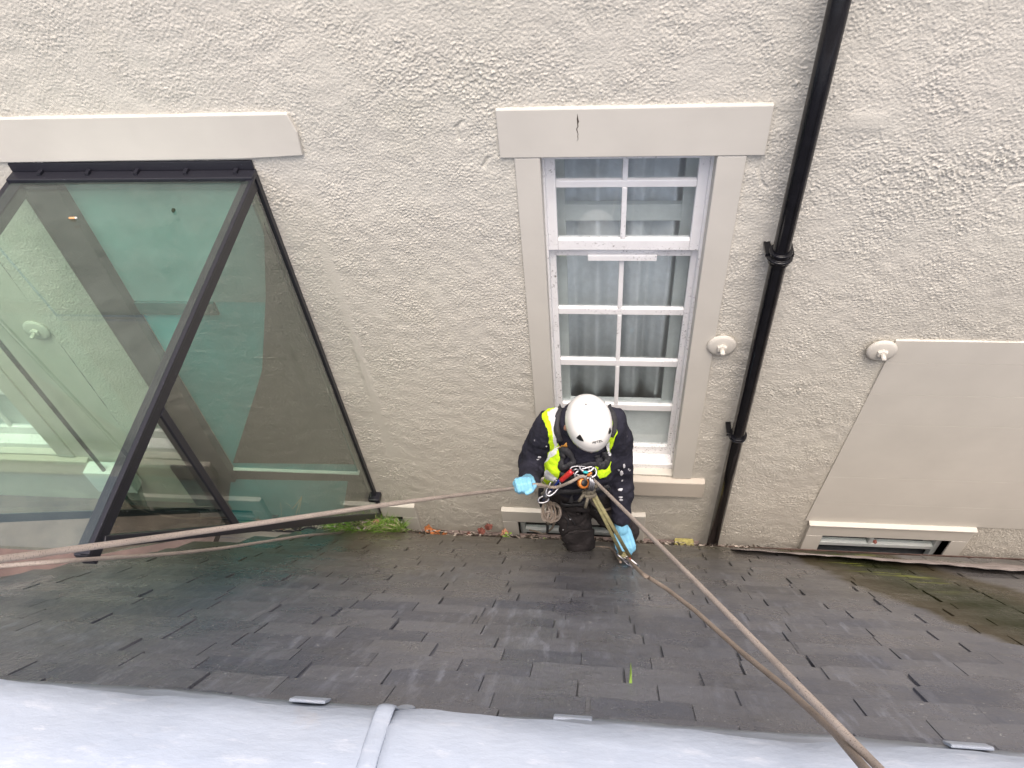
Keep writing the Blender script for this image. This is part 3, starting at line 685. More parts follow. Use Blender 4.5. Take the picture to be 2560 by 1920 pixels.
nc = int(RIDGE_S/SE) + 1
for c in range(nc):
    s = c*SE + EV; off = (SW/2 if c % 2 else 0) + random.uniform(-.02, .02) + .09
    xx = -3.7 + off + random.uniform(0, SW)
    while xx < 3.1:
        wd = SW*random.choice((.80, .9, 1.0, 1.0, 1.06, 1.16)); x = xx + wd/2 + random.gauss(0, .002); xx += wd; ctr = roofpt(x, s+.06, .01)
        if not (allowed(roofpt(x-.05, s+.03, .01)) and allowed(roofpt(x-.05, s+.11, .01)) and allowed(roofpt(x+.05, s+.05, .01))): continue
        if s > RIDGE_S - .05: continue
        lift = .0165 + random.uniform(-.0008, .0015); tilt = math.atan(.0165/.30)*.95 + random.gauss(0, .006)
        lo = roofpt(x, s + random.gauss(0, .005), lift - .006)
        mt = rotm.to_4x4() @ Matrix.Diagonal((wd/SW, 1, 1, 1)) @ Matrix.Rotation(random.uniform(-.012, .012), 4, 'Z') @ Matrix.Rotation(-tilt, 4, 'X') @ Matrix.Rotation(random.gauss(0, .010), 4, 'Y')
        px, py = PIX(ctr); vis = -60 < px < 2272 and py < 1690
        items.append((0 if vis else 1, depth(ctr), lo, mt, random.randrange(10), c))
items.sort(key=lambda t: (t[0], t[1]))
rest = MB()
for i, (nv, dp, lo, mt, v, c) in enumerate(items):
    if i < 300 and not nv:
        o = bpy.data.objects.new('slate', SL[v]); COL.objects.link(o); o.parent = roof
        q = mt.copy(); q.translation = lo - R0; o.matrix_local = q
    else:
        q = mt.copy(); q.translation = lo
        rest.add([q @ vv.co for vv in SL[v].vertices], [tuple(pp.vertices) for pp in SL[v].polygons])
if rest.v: tag(build('outlying_slates', rest, M['slate'], roof), None, None, kind='stuff')

# ------------------------------------------------------------------ lead ridge
lead = empty('lead_ridge_capping', tuple(roofpt(0, RIDGE_S)), 'pale grey lead capping along the ridge in the foreground', 'ridge capping')
e0 = RIDGE_S - .012                                    # lower edge of the flange
def lead_prof(u):                                      # u = 0 edge .. 1 over the roll and down the far side
    return None
prof = [(0,.018),(0,.024),(.03,.027),(.07,.037),(.11,.050),(.15,.066),(.19,.083)]
pts2 = [(roofpt(0, e0+a, b).y, roofpt(0, e0+a, b).z) for a, b in prof]
yl, zl = pts2[-1]
pts2 += [(yl-.05, zl+.030), (yl-.11, zl+.058), (yl-.17, zl+.074), (yl-.23, zl+.074), (yl-.30, zl+.03), (yl-.48, zl-.20)]
def lead_sheet(x0, x1, lab):
    n = int((x1-x0)/.03); g = MB(); m_ = len(pts2); vs = []
    for i in range(n+1):
        x = x0+(x1-x0)*i/n
        for j, (y, z) in enumerate(pts2):
            wob = .004*math.sin(x*5.1+j*.4)+.003*math.sin(x*13.7+j)+.0022*math.sin(x*29+j*1.3)*math.sin(x*3.1+j)+.0016*math.sin(x*47+j*2)
            e = .007*math.sin(x*4.3)+.005*math.sin(x*11.2+1)+.0025*math.sin(x*27)+.0015*math.sin(x*61) if j < 2 else 0
            vs.append(Vector((x, y, z)) + RN*(wob if j > 1 else wob*.3) - RT*e)
    g.add(vs, [(i*m_+j, i*m_+j+1, (i+1)*m_+j+1, (i+1)*m_+j) for i in range(n) for j in range(m_-1)])
    o = build('lead_sheet', g, M['lead'], lead, smooth=True); s = o.modifiers.new('s', 'SOLIDIFY'); s.thickness = .004; return o
seam_x = RP(880, 1552).x
lead_sheet(-4.2, seam_x+.01, ''); lead_sheet(seam_x+.012, 3.3, '')
def lead_curve(x, jl, up): return [Vector((x, y, z)) + RN*up for (y, z) in pts2[2:][:jl]]
g = MB(); c = [roofpt(seam_x, e0+.004, .026)] + lead_curve(seam_x, 12, .005); g.tube(catmull(c, 5), .019, 12, flat=.30, flatdir=tuple(RN)); build('seam_roll', g, M['lead'], lead, smooth=True)
for (px, py) in ((675, 1535), (1238, 1571), (2090, 1641)):
    p = RP(px, py); x = p.x; g = MB()
    pr = [(-.012,.0285),(.0,.032),(.028,.037),(.034,.036),(.034,.030),(.0,.024),(-.012,.0245)]
    tp = [roofpt(x-.042, e0+a, b) for a, b in pr]; g.prism(tp, (.084, 0, 0)); build('fixing_clip', g, M['lead'], lead, bevel=.004)
# ------------------------------------------------------------------ gutter
gt = empty('box_gutter', (0, -.1, -4.6), 'narrow lead lined gutter between wall and slates', 'gutter')
g = MB(); g.box(-1.40, 3.4, -.281, -.005, -4.62, -4.585); build('gutter_floor', g, M['gutter_lead'], gt)
g = MB(); g.box(.60, 3.4, -.036, -.0315, -4.70, -4.500); build('wall_flashing', g, M['rust'], gt, bevel=.003)
g = MB(); n = 80; vs = []
for i in range(n+1):
    px = 1590 + (2560-1590)*i/n; ov_ = max(0, min(1, (px-1690)/500)); e = RP(px, 1186 + (px-1590)*.060 + 9*ov_ + 1.0*math.sin(px*.03) + .7*math.sin(px*.11), .048); x = e.x
    rows_ = ((-.037, -4.552), (-.09, -4.50), (-.17, -4.36))
    for j, (y, z) in enumerate(rows_): vs.append((x, y+.004*math.sin(x*9+j), z+.004*math.sin(x*6.3+j*1.1)+.002*math.sin(x*23+j*3)))
    vs.append(tuple(Vector((x, -.27, -4.19)) + RN*(.035+.004*math.sin(x*19)))); vs.append(tuple(e))
g.add(vs, [(i*5+j, i*5+j+1, (i+1)*5+j+1, (i+1)*5+j) for i in range(n) for j in range(4)])
M['pink_lead'] = simple('pinkish_lead_apron', (.21,.18,.165), .6, var=.3, scale=11, bump=.3)
o = build('lead_apron', g, M['pink_lead'], gt, smooth=True); s = o.modifiers.new('s', 'SOLIDIFY'); s.thickness = .004
g = MB(); g.box(-1.35, .60, -.030, -.006, -4.70, -4.500); build('wall_flashing', g, M['gutter_lead'], gt, bevel=.003)
# soil and rotted leaves in the gutter
n = 170; mm = 12; g = MB(); vs = []; sl_n = fftnoise((mm+1, n+1), .015, .05, .5, 21); sl_b = fftnoise((mm+1, n+1), .015, .2, .5, 22)
for i in range(n+1):
    x = -1.62 + (.55+1.62)*i/n
    for j in range(mm+1):
        y = -.275 + .255*j/mm; base = -4.30 - .235*(j/mm)
        if x < -1.0: base += .05*min(1, (-1.0-x)/.3)
        vs.append((x, y, base + .012*sl_n[j, i] + .016*sl_b[j, i] - .02*(j == 0)))
g.add(vs, [(i*(mm+1)+j, i*(mm+1)+j+1, (i+1)*(mm+1)+j+1, (i+1)*(mm+1)+j) for i in range(n) for j in range(mm)])
tag(build('gutter_soil', g, M['soil'], smooth=True), 'dark soil and rotted leaf litter filling the gutter', 'soil', kind='stuff')
p = W(1478, 1179, -.10); g = MB(); vs = []
g.box(p.x-.058, p.x+.058, -.16, -.05, p.z-.04, p.z+.012)
tag(build('foam_block', g, M['foam'], bevel=.012), 'crumbly yellow foam block in the gutter by the downpipe', 'foam')

# ------------------------------------------------------------------ litter and weeds along the gutter
def leaf(px, py, size, mat, label, y=-.13, seed=0, curl=1.0):
    r = random.Random(seed); c = W(px, py, y); n = 9; g = MB(); vs = [(0,0,.004)]; K = 15
    a0 = r.random()*6.3
    for k in range(K):
        a = 2*math.pi*k/K; lobes = .72 + .28*abs(math.cos(2.5*a)) ; rr = size*.5*lobes*r.uniform(.85, 1.12)*(1.25 if abs(a-math.pi/2) < .5 else 1)
        vs.append((rr*math.cos(a), rr*math.sin(a), size*curl*.35*((rr/size*2)**2)*math.cos(a*2+a0)*.8 + r.uniform(0, .006)))
    e = Matrix.Rotation(r.uniform(0, 6.3), 4, 'Z'); tl = Matrix.Rotation(r.uniform(.2, .9), 4, 'X') @ Matrix.Rotation(r.uniform(-.4, .4), 4, 'Y')
    vs = [c + (tl @ e) @ Vector(v) for v in vs]
    g.add(vs, [(0, 1+k, 1+(k+1) % K) for k in range(K)])
    o = build('dead_leaf', g, M[mat], None, recalc=False); s = o.modifiers.new('s', 'SOLIDIFY'); s.thickness = .0015
    return tag(o, label, 'leaf', 'dead leaves in the gutter')
leaf(925, 1142, .052, 'leaf', 'large bright orange dead leaf, upper one of the pair in mid gutter', -.135, 1)
leaf(940, 1155, .075, 'leaf', 'largest orange dead leaf lying on the slate edge in mid gutter', -.16, 2)
leaf(960, 1156, .04, 'leaf', 'small curled orange leaf just right of the largest orange leaf', -.15, 3)
leaf(908, 1158, .035, 'leaf3', 'small tan dead leaf just left of the large orange leaf', -.15, 4)
leaf(858, 1152, .055, 'leaf3', 'pale brown dead leaf at the right end of the grass tuft', -.15, 5)
leaf(812, 1128, .045, 'leaf3', 'tan dead leaf standing in the grass tuft', -.17, 6)
leaf(773, 1143, .04, 'leaf', 'orange dead leaf at the front edge of the grass tuft', -.17, 7)
leaf(795, 1136, .03, 'leaf3', 'small reddish leaf lying in the middle of the grass tuft', -.17, 8)
leaf(1040, 1147, .05, 'leaf2', 'dark red brown leaf between orange leaf and small weed', -.12, 9)
leaf(1055, 1138, .05, 'leaf2', 'dark maroon leaf leaning on the wall base', -.07, 10)
leaf(1012, 1153, .03, 'leaf2', 'small dark brown leaf alone in mid gutter', -.12, 11)
leaf(1090, 1150, .048, 'leaf3', 'orange tan leaf touching the small green weed', -.11, 12)
leaf(610, 1136, .05, 'leaf3', 'reddish leaf beside the dry straw stems', -.30, 13)
leaf(706, 1141, .035, 'leaf3', 'small red leaf just left of the grass tuft', -.20, 14)
leaf(1336, 1172, .05, 'leaf2', 'dark red leaf under the worker between knee and glove', -.16, 15)
leaf(1890, 1171, .026, 'leaf2', 'tiny red leaf on the brown flashing right of the downpipe', -.04, 16)
# grass tuft
def grass(label, px0, px1, n, seed, hmin, hmax):
    r = random.Random(seed); g = MB()
    for k in range(n):
        u = r.random(); px = px0+(px1-px0)*u; dens = math.sin(math.pi*min(1, u*1.15))**.5 if u < .8 else .5
        y = r.uniform(-.26, -.06); b = W(px, 1150 - 6*(y+.2)/.2 - r.uniform(0, 12), y)
        h = r.uniform(hmin, hmax)*(.5+.7*dens); a = r.uniform(0, 6.3); lean = r.uniform(.15, .9); wd = r.uniform(.0012, .0024)
        d = Vector((math.cos(a)*lean, math.sin(a)*lean*.6-.2, 1)).normalized(); sd = d.cross(Vector((r.uniform(-1,1), r.uniform(-1,1), .2))).normalized()
        p1 = b + d*h*.55; p2 = b + d*h*.9 + Vector((d.x*.5, d.y*.5, -.25*lean))*h*.45
        g.add([b-sd*wd, b+sd*wd, p1+sd*wd*.8, p1-sd*wd*.8, p2], [(0,1,2,3), (3,2,4)], 0 if r.random() < .78 else 1)
    return tag(build('grass_tuft', g, [M['grass'], M['straw']], recalc=False), label, 'grass', kind='stuff')
grass('tuft of green grass growing in the gutter beside the glass box', 714, 872, 2600, 4, .06, .19)
# rotted litter between grass and straw
g = MB(); r = random.Random(31)
for k in range(220):
    px = r.uniform(590, 790); y = r.uniform(-.30, -.08); b = W(px, 1147-r.uniform(0, 20)-(px-590)*.02, y); a = r.uniform(0, 6.3); L_ = r.uniform(.012, .035); wd = r.uniform(.003, .009)
    d = Vector((math.cos(a), math.sin(a)*.5, r.uniform(-.3, .5)))*L_; sd = Vector((-math.sin(a), math.cos(a)*.5, r.uniform(-.5, .5)))*wd
    g.add([b-d-sd, b+d*.2-sd, b+d, b+sd+d*.1], [(0,1,2,3)], r.randrange(3))
for k in range(420):
    px = r.uniform(870, 1640); y = r.uniform(-.27, -.05); b = W(px, 1149+(px-870)*.048-r.uniform(-2, 7), y); a = r.uniform(0, 6.3); L_ = r.uniform(.008, .028); wd = r.uniform(.002, .008)
    d = Vector((math.cos(a), math.sin(a)*.5, r.uniform(-.2, .3)))*L_; sd = Vector((-math.sin(a), math.cos(a)*.5, r.uniform(-.4, .4)))*wd
    g.add([b-d-sd, b+d*.2-sd, b+d, b+sd+d*.1], [(0,1,2,3)], r.choice((0, 1, 1, 1, 2)))
M['litter_a'] = simple('litter_grey_brown', (.20,.165,.14), .9, var=.4); M['litter_b'] = simple('litter_pale', (.36,.31,.26), .9, var=.3)
tag(build('leaf_litter', g, [M['litter_a'], M['soil'], M['litter_b']], recalc=False), 'shredded grey brown leaf litter strewn along the gutter', 'litter', kind='stuff')
# dry stems
ds = empty('dry_plant', tuple(W(632, 1140, -.26)), 'pale dry broken plant stems standing in front of the teal panel', 'dry plant')
def stem(pts, rad, y, mat='straw'):
    g = MB(); g.tube([W(a, b, y) for a, b in pts], rad, 6); build('stem', g, M[mat], ds, smooth=True)
stem([(630,1140),(641,1105),(651,1073)], .0022, -.26); stem([(641,1138),(647,1100),(652,1074)], .0020, -.26); stem([(652,1073),(641,1088),(631,1100)], .0024, -.262)
stem([(628,1142),(612,1146)], .002, -.27); stem([(607,1128),(608,1103),(606,1086)], .0011, -.25); stem([(632,1100),(624,1090),(616,1086)], .0009, -.25)
stem([(735,1082),(742,1093),(748,1096)], .0008, -.2); stem([(758,1092),(764,1110),(762,1125)], .0008, -.2)
def weed(px, py, y, n, size, label, seed):
    r = random.Random(seed); c = W(px, py, y); o = empty('small_weed', tuple(c), label, 'weed')
    for k in range(n):
        a = 2*math.pi*k/n + r.uniform(-.3, .3); d = Vector((math.cos(a), math.sin(a)*.7, r.uniform(.2, .8))); sd = Vector((-math.sin(a), math.cos(a)*.7, 0)); L_ = size*r.uniform(.7, 1.1); g = MB()
        g.add([c, c+d*L_*.4+sd*L_*.22, c+d*L_*.75+sd*L_*.20, c+d*L_, c+d*L_*.75-sd*L_*.20, c+d*L_*.4-sd*L_*.22, c+d*L_*.55+Vector((0,0,.003))], [(0,1,6),(1,2,6),(2,3,6),(3,4,6),(4,5,6),(5,0,6)])
        build('leaf_blade', g, M['weed'], o, recalc=False)
weed(1096, 1158, -.16, 7, .035, 'small bright green weed at the slate edge right of the leaves', 2)
weed(646, 1135, -.27, 5, .028, 'small yellow green weed at the foot of the dry stems', 5)
weed(631, 1116, -.25, 4, .014, 'tiny green sprig behind the dry stems', 8)
weed(1176, 1164, -.17, 4, .016, 'tiny yellow green sprout just left of the kneeling leg', 9)
pr = RP(1362, 1478, .012); g = MB()
g.add([pr+Vector((-.004,0,0)), pr+Vector((.004,0,0)), pr+RT*-.02+RN*.03+Vector((.003,0,0)), pr+RT*-.01+RN*.055], [(0,1,2),(0,2,3)])
o = build('grass_blade', g, M['weed'], recalc=False); tag(o, 'single green grass blade growing from a slate joint', 'grass blade')

# ------------------------------------------------------------------ the kneeling rope-access worker
def P1(x, y, yy): return W(*z1(x, y), yy)
knee = P1(690, 1370, -.40)
base = roofpt(knee.x, 0); pr = RP(*z1(690, 1412))
person = empty('person', tuple(pr), 'kneeling rope access worker in white helmet, dark jacket and lime vest', 'person')
caps = []                       # (a, b, ra, rb, sx, material)
def C(a, b, ra, rb, mi, sx=None): caps.append((Vector(a), Vector(b), ra, rb, sx, mi))
JK, TR, SK = 0, 1, 2
hipR = P1(590, 935, -.375); hipL = P1(825, 930, -.355)
pel = (hipR+hipL)/2 + Vector((0, .005, .05)); belly = P1(690, 800, -.405); chest = P1(705, 640, -.43); up_ = P1(720, 430, -.40)
shR = P1(465, 385, -.40); shL = P1(945, 375, -.40); neck = P1(745, 330, -.42)
C(pel, belly, .125, .130, TR, 1.30); C(belly, chest, .128, .142, JK, 1.28); C(chest, up_, .142, .112, JK, 1.30)
C(shR+Vector((.05,0,.0)), shL-Vector((.05,0,0)), .085, .085, JK); C(up_, neck, .09, .062, JK)
# head, bent forward
hf = Vector((.20, -.80, -.52)).normalized()          # where the face looks
hr = hf.cross(Vector((0, 0, 1))).normalized(); hu = hr.cross(hf).normalized()
HC = P1(764, 352, -.500)                             # centre of the head
C(neck, HC - hu*.06, .058, .060, SK)
C(HC - hu*.02 - hf*.02, HC + hu*.01 + hf*.015, .072, .072, SK); C(HC - hu*.07 + hf*.045, HC - hu*.02 + hf*.05, .045, .058, SK); C(HC - hu*.105 + hf*.055, HC - hu*.10 + hf*.07, .026, .026, SK)
C(HC - hu*.03 + hf*.105, HC - hu*.055 + hf*.115, .010, .015, SK)
for sgn in (-1, 1): C(HC + hr*sgn*.082 - hu*.03, HC + hr*sgn*.088 - hu*.06, .014, .012, SK)
# arms
elR = P1(300, 690, -.40); wrR = P1(285, 830, -.565); elL = P1(1035, 740, -.405); wrL = P1(1035, 1150, -.505)
C(shR, (shR+elR)/2 + Vector((-.01,0,0)), .082, .074, JK); C((shR+elR)/2 + Vector((-.01,0,0)), elR, .074, .066, JK); C(elR, (elR+wrR)/2, .066, .056, JK); C((elR+wrR)/2, wrR, .056, .044, JK)
C(shL, (shL+elL)/2 + Vector((.012,0,0)), .080, .070, JK); C((shL+elL)/2 + Vector((.012,0,0)), elL, .070, .062, JK); C(elL, (elL+wrL)/2, .062, .054, JK); C((elL+wrL)/2, wrL, .054, .045, JK)
# legs: right knee on the slates, left one set back towards the gutter
kR = P1(690, 1345, -.405); ankR = Vector((kR.x-.02, -.13, -4.30)); kL = P1(1085, 1255, -.29); ankL = Vector((kL.x-.01, -.09, -4.42))
C(hipR, (hipR+kR)/2 + Vector((.005,-.012,0)), .098, .088, TR); C((hipR+kR)/2 + Vector((.005,-.012,0)), kR, .088, .076, TR); C(kR+Vector((0,-.012,-.005)), kR+Vector((0,.01,-.03)), .072, .066, TR); C(kR, ankR, .070, .054, TR)
C(hipL, (hipL+kL)/2, .096, .084, TR); C((hipL+kL)/2, kL, .084, .070, TR); C(kL, ankL, .066, .052, TR)
# cargo pocket
pk = P1(560, 1130, -.45); C(pk + Vector((-.008, .02, .05)), pk + Vector((-.012, .02, -.05)), .035, .040, TR)
g = MB()
for a, b, ra, rb, sx, mi in caps: g.capsule(a, b, ra, rb, 16, sx)
tex = bpy.data.textures.new('folds', 'CLOUDS'); tex.noise_scale = .085; tex.noise_depth = 2
tex2 = bpy.data.textures.new('creases', 'CLOUDS'); tex2.noise_scale = .035; tex2.noise_depth = 2
def cloth(o):
    remesh(.0085, 5)(o)
    for tx, st in ((tex, .030), (tex2, .012)):
        d = o.modifiers.new('d', 'DISPLACE'); d.texture = tx; d.strength = st; d.mid_level = .5; d.texture_coords = 'GLOBAL'
    s = o.modifiers.new('s2', 'SMOOTH'); s.iterations = 2; s.factor = .4
body = baked('body', g, [M['jacket'], M['trousers'], M['skin']], person, (cloth,))
me = body.data; org = ORG[person]
co = np.empty(len(me.vertices)*3, np.float32); me.vertices.foreach_get('co', co); co = co.reshape(-1, 3) + np.array(org)
cen = np.array([np.mean(co[list(p.vertices)], 0) for p in me.polygons])
best = np.full(len(cen), 9.0); bi = np.zeros(len(cen), int)
for a, b, ra, rb, sx, mi in caps:
    a_ = np.array(a); d = np.array(b)-a_; L2 = d@d; t = np.clip(((cen-a_)@d)/L2, 0, 1); df = cen-(a_+t[:,None]*d)
    if sx: df = df*np.array([1/sx, 1, 1])
    ds_ = np.linalg.norm(df, axis=1)-(ra+(rb-ra)*t); mk = ds_ < best; best[mk] = ds_[mk]; bi[mk] = mi
me.polygons.foreach_set('material_index', bi.astype(np.int32))
BV = BVHTree.FromPolygons([Vector(v) for v in co], [tuple(p.vertices) for p in me.polygons])
def hit(px, py, bv=None):
    d = ray(px*OV, py*OV).normalized(); return (bv or BV).ray_cast(CAM, d)[:2]
def inside(p, poly):
    x, y = p; r_ = False; n = len(poly)
    for i in range(n):
        x0, y0 = poly[i]; x1, y1 = poly[(i+1) % n]
        if (y0 > y) != (y1 > y) and x < (x1-x0)*(y-y0)/(y1-y0)+x0: r_ = not r_
    return r_
def patch(name, poly, mats, parent, off, th, step=7, conv=z1, bv=None, maxd=.05, sub=()):
    """cloth or plate lying on the body: polygon measured on the photo, carried onto the body surface"""
    xs = [p[0] for p in poly]; ys = [p[1] for p in poly]; nx = int((max(xs)-min(xs))/step)+2; ny = int((max(ys)-min(ys))/step)+2
    pts = {}; g = MB()
    for j in range(ny):
        for i in range(nx):
            q = (min(xs)+i*step, min(ys)+j*step)
            if not inside(q, poly) and not any(inside((q[0]+dx, q[1]+dy), poly) for dx, dy in ((step,0),(-step,0),(0,step),(0,-step))): continue
            loc, nr = hit(*conv(*q), bv)
            if loc is None: continue
            pts[i, j] = (loc, nr, q)
    sm = {}
    for k, (loc, nr, q) in pts.items():            # smooth a little so the cloth bridges folds
        nb = [pts[k[0]+a, k[1]+b][0] for a in (-1,0,1) for b in (-1,0,1) if (k[0]+a, k[1]+b) in pts and (pts[k[0]+a, k[1]+b][0]-loc).length < maxd]
        nn = [pts[k[0]+a, k[1]+b][1] for a in (-1,0,1) for b in (-1,0,1) if (k[0]+a, k[1]+b) in pts]
        av = sum(nb, Vector())/len(nb); n_ = sum(nn, Vector()).normalized(); sm[k] = av + n_*off
    idx = {k: i for i, k in enumerate(sm)}; vs = list(sm.values()); fs = []; mi = []
    for (i, j) in sm:
        c = [(i, j), (i+1, j), (i+1, j+1), (i, j+1)]
        if all(k in idx for k in c) and max((sm[c[a]]-sm[c[(a+1) % 4]]).length for a in range(4)) < maxd:
            qc = (pts[i, j][2][0]+step/2, pts[i, j][2][1]+step/2); k_ = 0
            for n_, sp in sub:
                if inside(qc, sp): k_ = n_
            fs.append(tuple(idx[k] for k in c)[::-1]); mi.append(k_)
    for f, k_ in zip(fs, mi): g.f.append(list(f)); g.mi.append(k_); g.uv.append(None)
    g.v = [tuple(v) for v in vs]
    if not g.f: return None
    o = build(name, g, mats, parent, smooth=True, recalc=False)
    if th: s = o.modifiers.new('s', 'SOLIDIFY'); s.thickness = th; s.offset = 1
    return o
def strap(name, path, wpx, mat, parent, off=.012, th=.003, conv=z1, n=6):
    pts = []
    P = catmull([Vector((a, b, 0)) for a, b in path], n)
    L_ = []; R2 = []
    for i, p in enumerate(P):
        t = (P[min(i+1, len(P)-1)]-P[max(i-1, 0)]).normalized(); sd = Vector((-t.y, t.x, 0))*wpx/2
        a = hit(*conv(p.x+sd.x, p.y+sd.y)); b = hit(*conv(p.x-sd.x, p.y-sd.y)); c = hit(*conv(p.x, p.y))
        if a[0] is None or b[0] is None: continue
        m_ = max((a[0]-b[0]).length, 0)
        if m_ > .12: continue
        L_.append(a[0]+a[1]*off); R2.append(b[0]+b[1]*off)
    if len(L_) < 2: return None
    g = MB(); k = len(L_); g.add(L_+R2, [(i, i+1, k+i+1, k+i) for i in range(k-1)])
    o = build(name, g, M[mat], parent, smooth=True, recalc=False); s = o.modifiers.new('s', 'SOLIDIFY'); s.thickness = th; s.offset = 0
    return o
# vest
vest = empty('vest', None, parent=person); tag(vest, 'lime hi-vis vest with white reflective strips', None)
rp = [(398,298),(440,268),(515,250),(500,330),(505,420),(520,500),(552,545),(545,640),(538,740),(528,800),(500,850),(440,880),(405,830),(425,760),(425,690),(455,640),(447,560),(432,440)]
patch('vest_front', rp, [M['lime'], M['silver_tape']], vest, .014, .004, 6, sub=((1, [(440,290),(520,240),(505,420),(525,520),(470,560),(470,470)]), (1, [(420,690),(455,640),(470,560),(560,520),(510,600),(440,680)]), (1, [(415,745),(450,735),(520,790),(500,820),(430,800)])))
lp = [(935,245),(975,290),(995,400),(985,480),(950,570),(925,620),(905,560),(935,470),(960,400),(955,320)]
patch('vest_front', lp, [M['lime'], M['silver_tape']], vest, .014, .004, 6, sub=((1, [(900,520),(950,480),(945,590),(920,630)]),))
lp2 = [(790,700),(860,700),(930,668),(928,750),(895,780),(850,792),(815,750)]
patch('vest_front', lp2, [M['lime'], M['silver_tape']], vest, .016, .004, 6, sub=((1, [(795,715),(830,760),(850,790),(815,770)]),))
# harness
har = empty('harness', None, parent=person); tag(har, 'black webbing climbing harness', None)
for path, wd, off in (([(612,215),(555,250),(515,320),(515,410),(535,490)], 44, .022), ([(560,535),(570,610),(555,690),(570,730)], 46, .022), ([(575,560),(620,590),(650,650),(610,690),(565,700)], 34, .026),
                      ([(930,215),(962,300),(975,380),(960,450)], 30, .022), ([(885,575),(900,640),(890,690),(840,690)], 44, .024), ([(830,600),(835,650),(845,690)], 30, .022),
                      ([(545,715),(640,700),(720,690),(800,680),(900,692)], 34, .020), ([(385,890),(480,905),(600,900),(740,890),(860,880),(925,860)], 40, .020),
                      ([(545,760),(640,790),(735,800),(830,780)], 30, .018), ([(545,1010),(610,1020),(700,1010),(780,985)], 24, .014), ([(640,910),(630,1000)], 22, .016)):
    strap('webbing_strap', path, wd, 'webbing', har, off)
strap('buckle_tag', [(540,528),(605,518)], 34, 'tag_orange', har, .030)
for path in ([(545,1000),(560,1090),(600,1010),(720,1005)], [(570,1130),(600,1170),(590,1230)], [(640,1020),(770,1000),(790,1060)], [(600,1110),(660,1200)]):
    strap('pocket_seam', path, 9, 'webbing', har, .004, .003)
patch('pocket_flap', [(575,1050),(765,1010),(775,1085),(650,1110),(590,1090)], M['trousers'], har, .010, .006, 8)
patch('knee_pad', [(560,1290),(600,1240),(700,1225),(800,1230),(825,1290),(810,1370),(740,1410),(620,1400),(570,1350)], M['trousers'], har, .010, .008, 9)
r = random.Random(77); M['splash'] = simple('white_paint_splash', (.62,.62,.65), .6, var=.1)
for (x, y, sx, sy) in ((1040,770,16,22),(1030,908,26,14),(1062,712,10,20),(1035,990,18,12),(1015,742,12,10),(1032,968,20,8),(1000,1015,9,8),(362,636,18,9),(345,655,14,6),(420,545,10,7),(560,1240,8,6),(700,1335,26,5),(640,1390,30,5),(620,1150,16,7),(1045,830,8,10)):
    pl = [(x+math.cos(a)*sx*r.uniform(.6,1.2), y+math.sin(a)*sy*r.uniform(.6,1.2)) for a in np.linspace(0, 6.28, 9, endpoint=False)]
    patch('paint_splash', pl, M['splash'], person, .0030, .001, 4)
# boots, tucked back into the gutter
for a, k in ((ankR, kR), (ankL, kL)):
    g = MB(); d = Vector((0.01, .055, -.045)); g.capsule(a, a+d, .052, .046, 12); g.capsule(a+d, a+Vector((.01, .05, -.10)), .045, .036, 12); baked('boot', g, [M['boot']], person, (remesh(.008, 3),))
# helmet
helm = empty('helmet', None, parent=person); tag(helm, 'white climbing helmet', None)
tl = R_(6); hax = hf; HO = HC + hu*.030
def shell(c, a_, b_, h_, n=40, rows=18):
    g = MB(); vs = []
    for j in range(rows+1):
        ph = (j/rows)*(math.pi/2)*1.0
        for i in range(n):
            th_ = 2*math.pi*i/n; cf, sf = math.cos(th_), math.sin(th_)
            r_ = math.sin(ph)**.90; k = 1.0 + (.06 if cf > 0 else .0)*max(0, cf)*(j/rows)**4
            drop = -.012*(1-abs(cf)**1.5)*(j/rows)**6 + (.006*max(0, cf)**2)*(j/rows)**6 - .03*max(0, -cf)**2*(j/rows)**4
            flare = 1 + .035*(max(0, j/rows-.9)/.1)
            groove = 1 - .012*math.exp(-((sf-.62)/.10)**2)*(1 if .25 < j/rows < .85 else 0) - .012*math.exp(-((sf+.62)/.10)**2)*(1 if .25 < j/rows < .85 else 0)
            vs.append(c + hf*(cf*r_*a_*k*flare) + hr*(sf*r_*b_*flare*groove) + hu*(math.cos(ph)**.82*h_*groove + drop))
    g.add(vs, [(j*n+i, j*n+(i+1) % n, (j+1)*n+(i+1) % n, (j+1)*n+i) for j in range(rows) for i in range(n)])
    return g
g = shell(HO, .117, .0945, .108); hs = build('helmet_shell', g, M['helmet'], helm, smooth=True, recalc=True)
s = hs.modifiers.new('s', 'SOLIDIFY'); s.thickness = .004; s.offset = -1
HBV = BVHTree.FromPolygons([Vector(v) for v in g.v], g.f)
z8 = lambda x, y: ((1300+x/7.373)/OV, (960+y/7.373)/OV)
for poly in ([(1040,985),(1110,920),(1140,960),(1182,1050),(1110,1030)], [(1645,795),(1668,860),(1650,905),(1620,935),(1628,860)], [(1200,372),(1225,362),(1245,385),(1205,392)]):
    patch('vent', poly, M['black_plastic'], helm, .0025, .002, 9, z8, HBV)
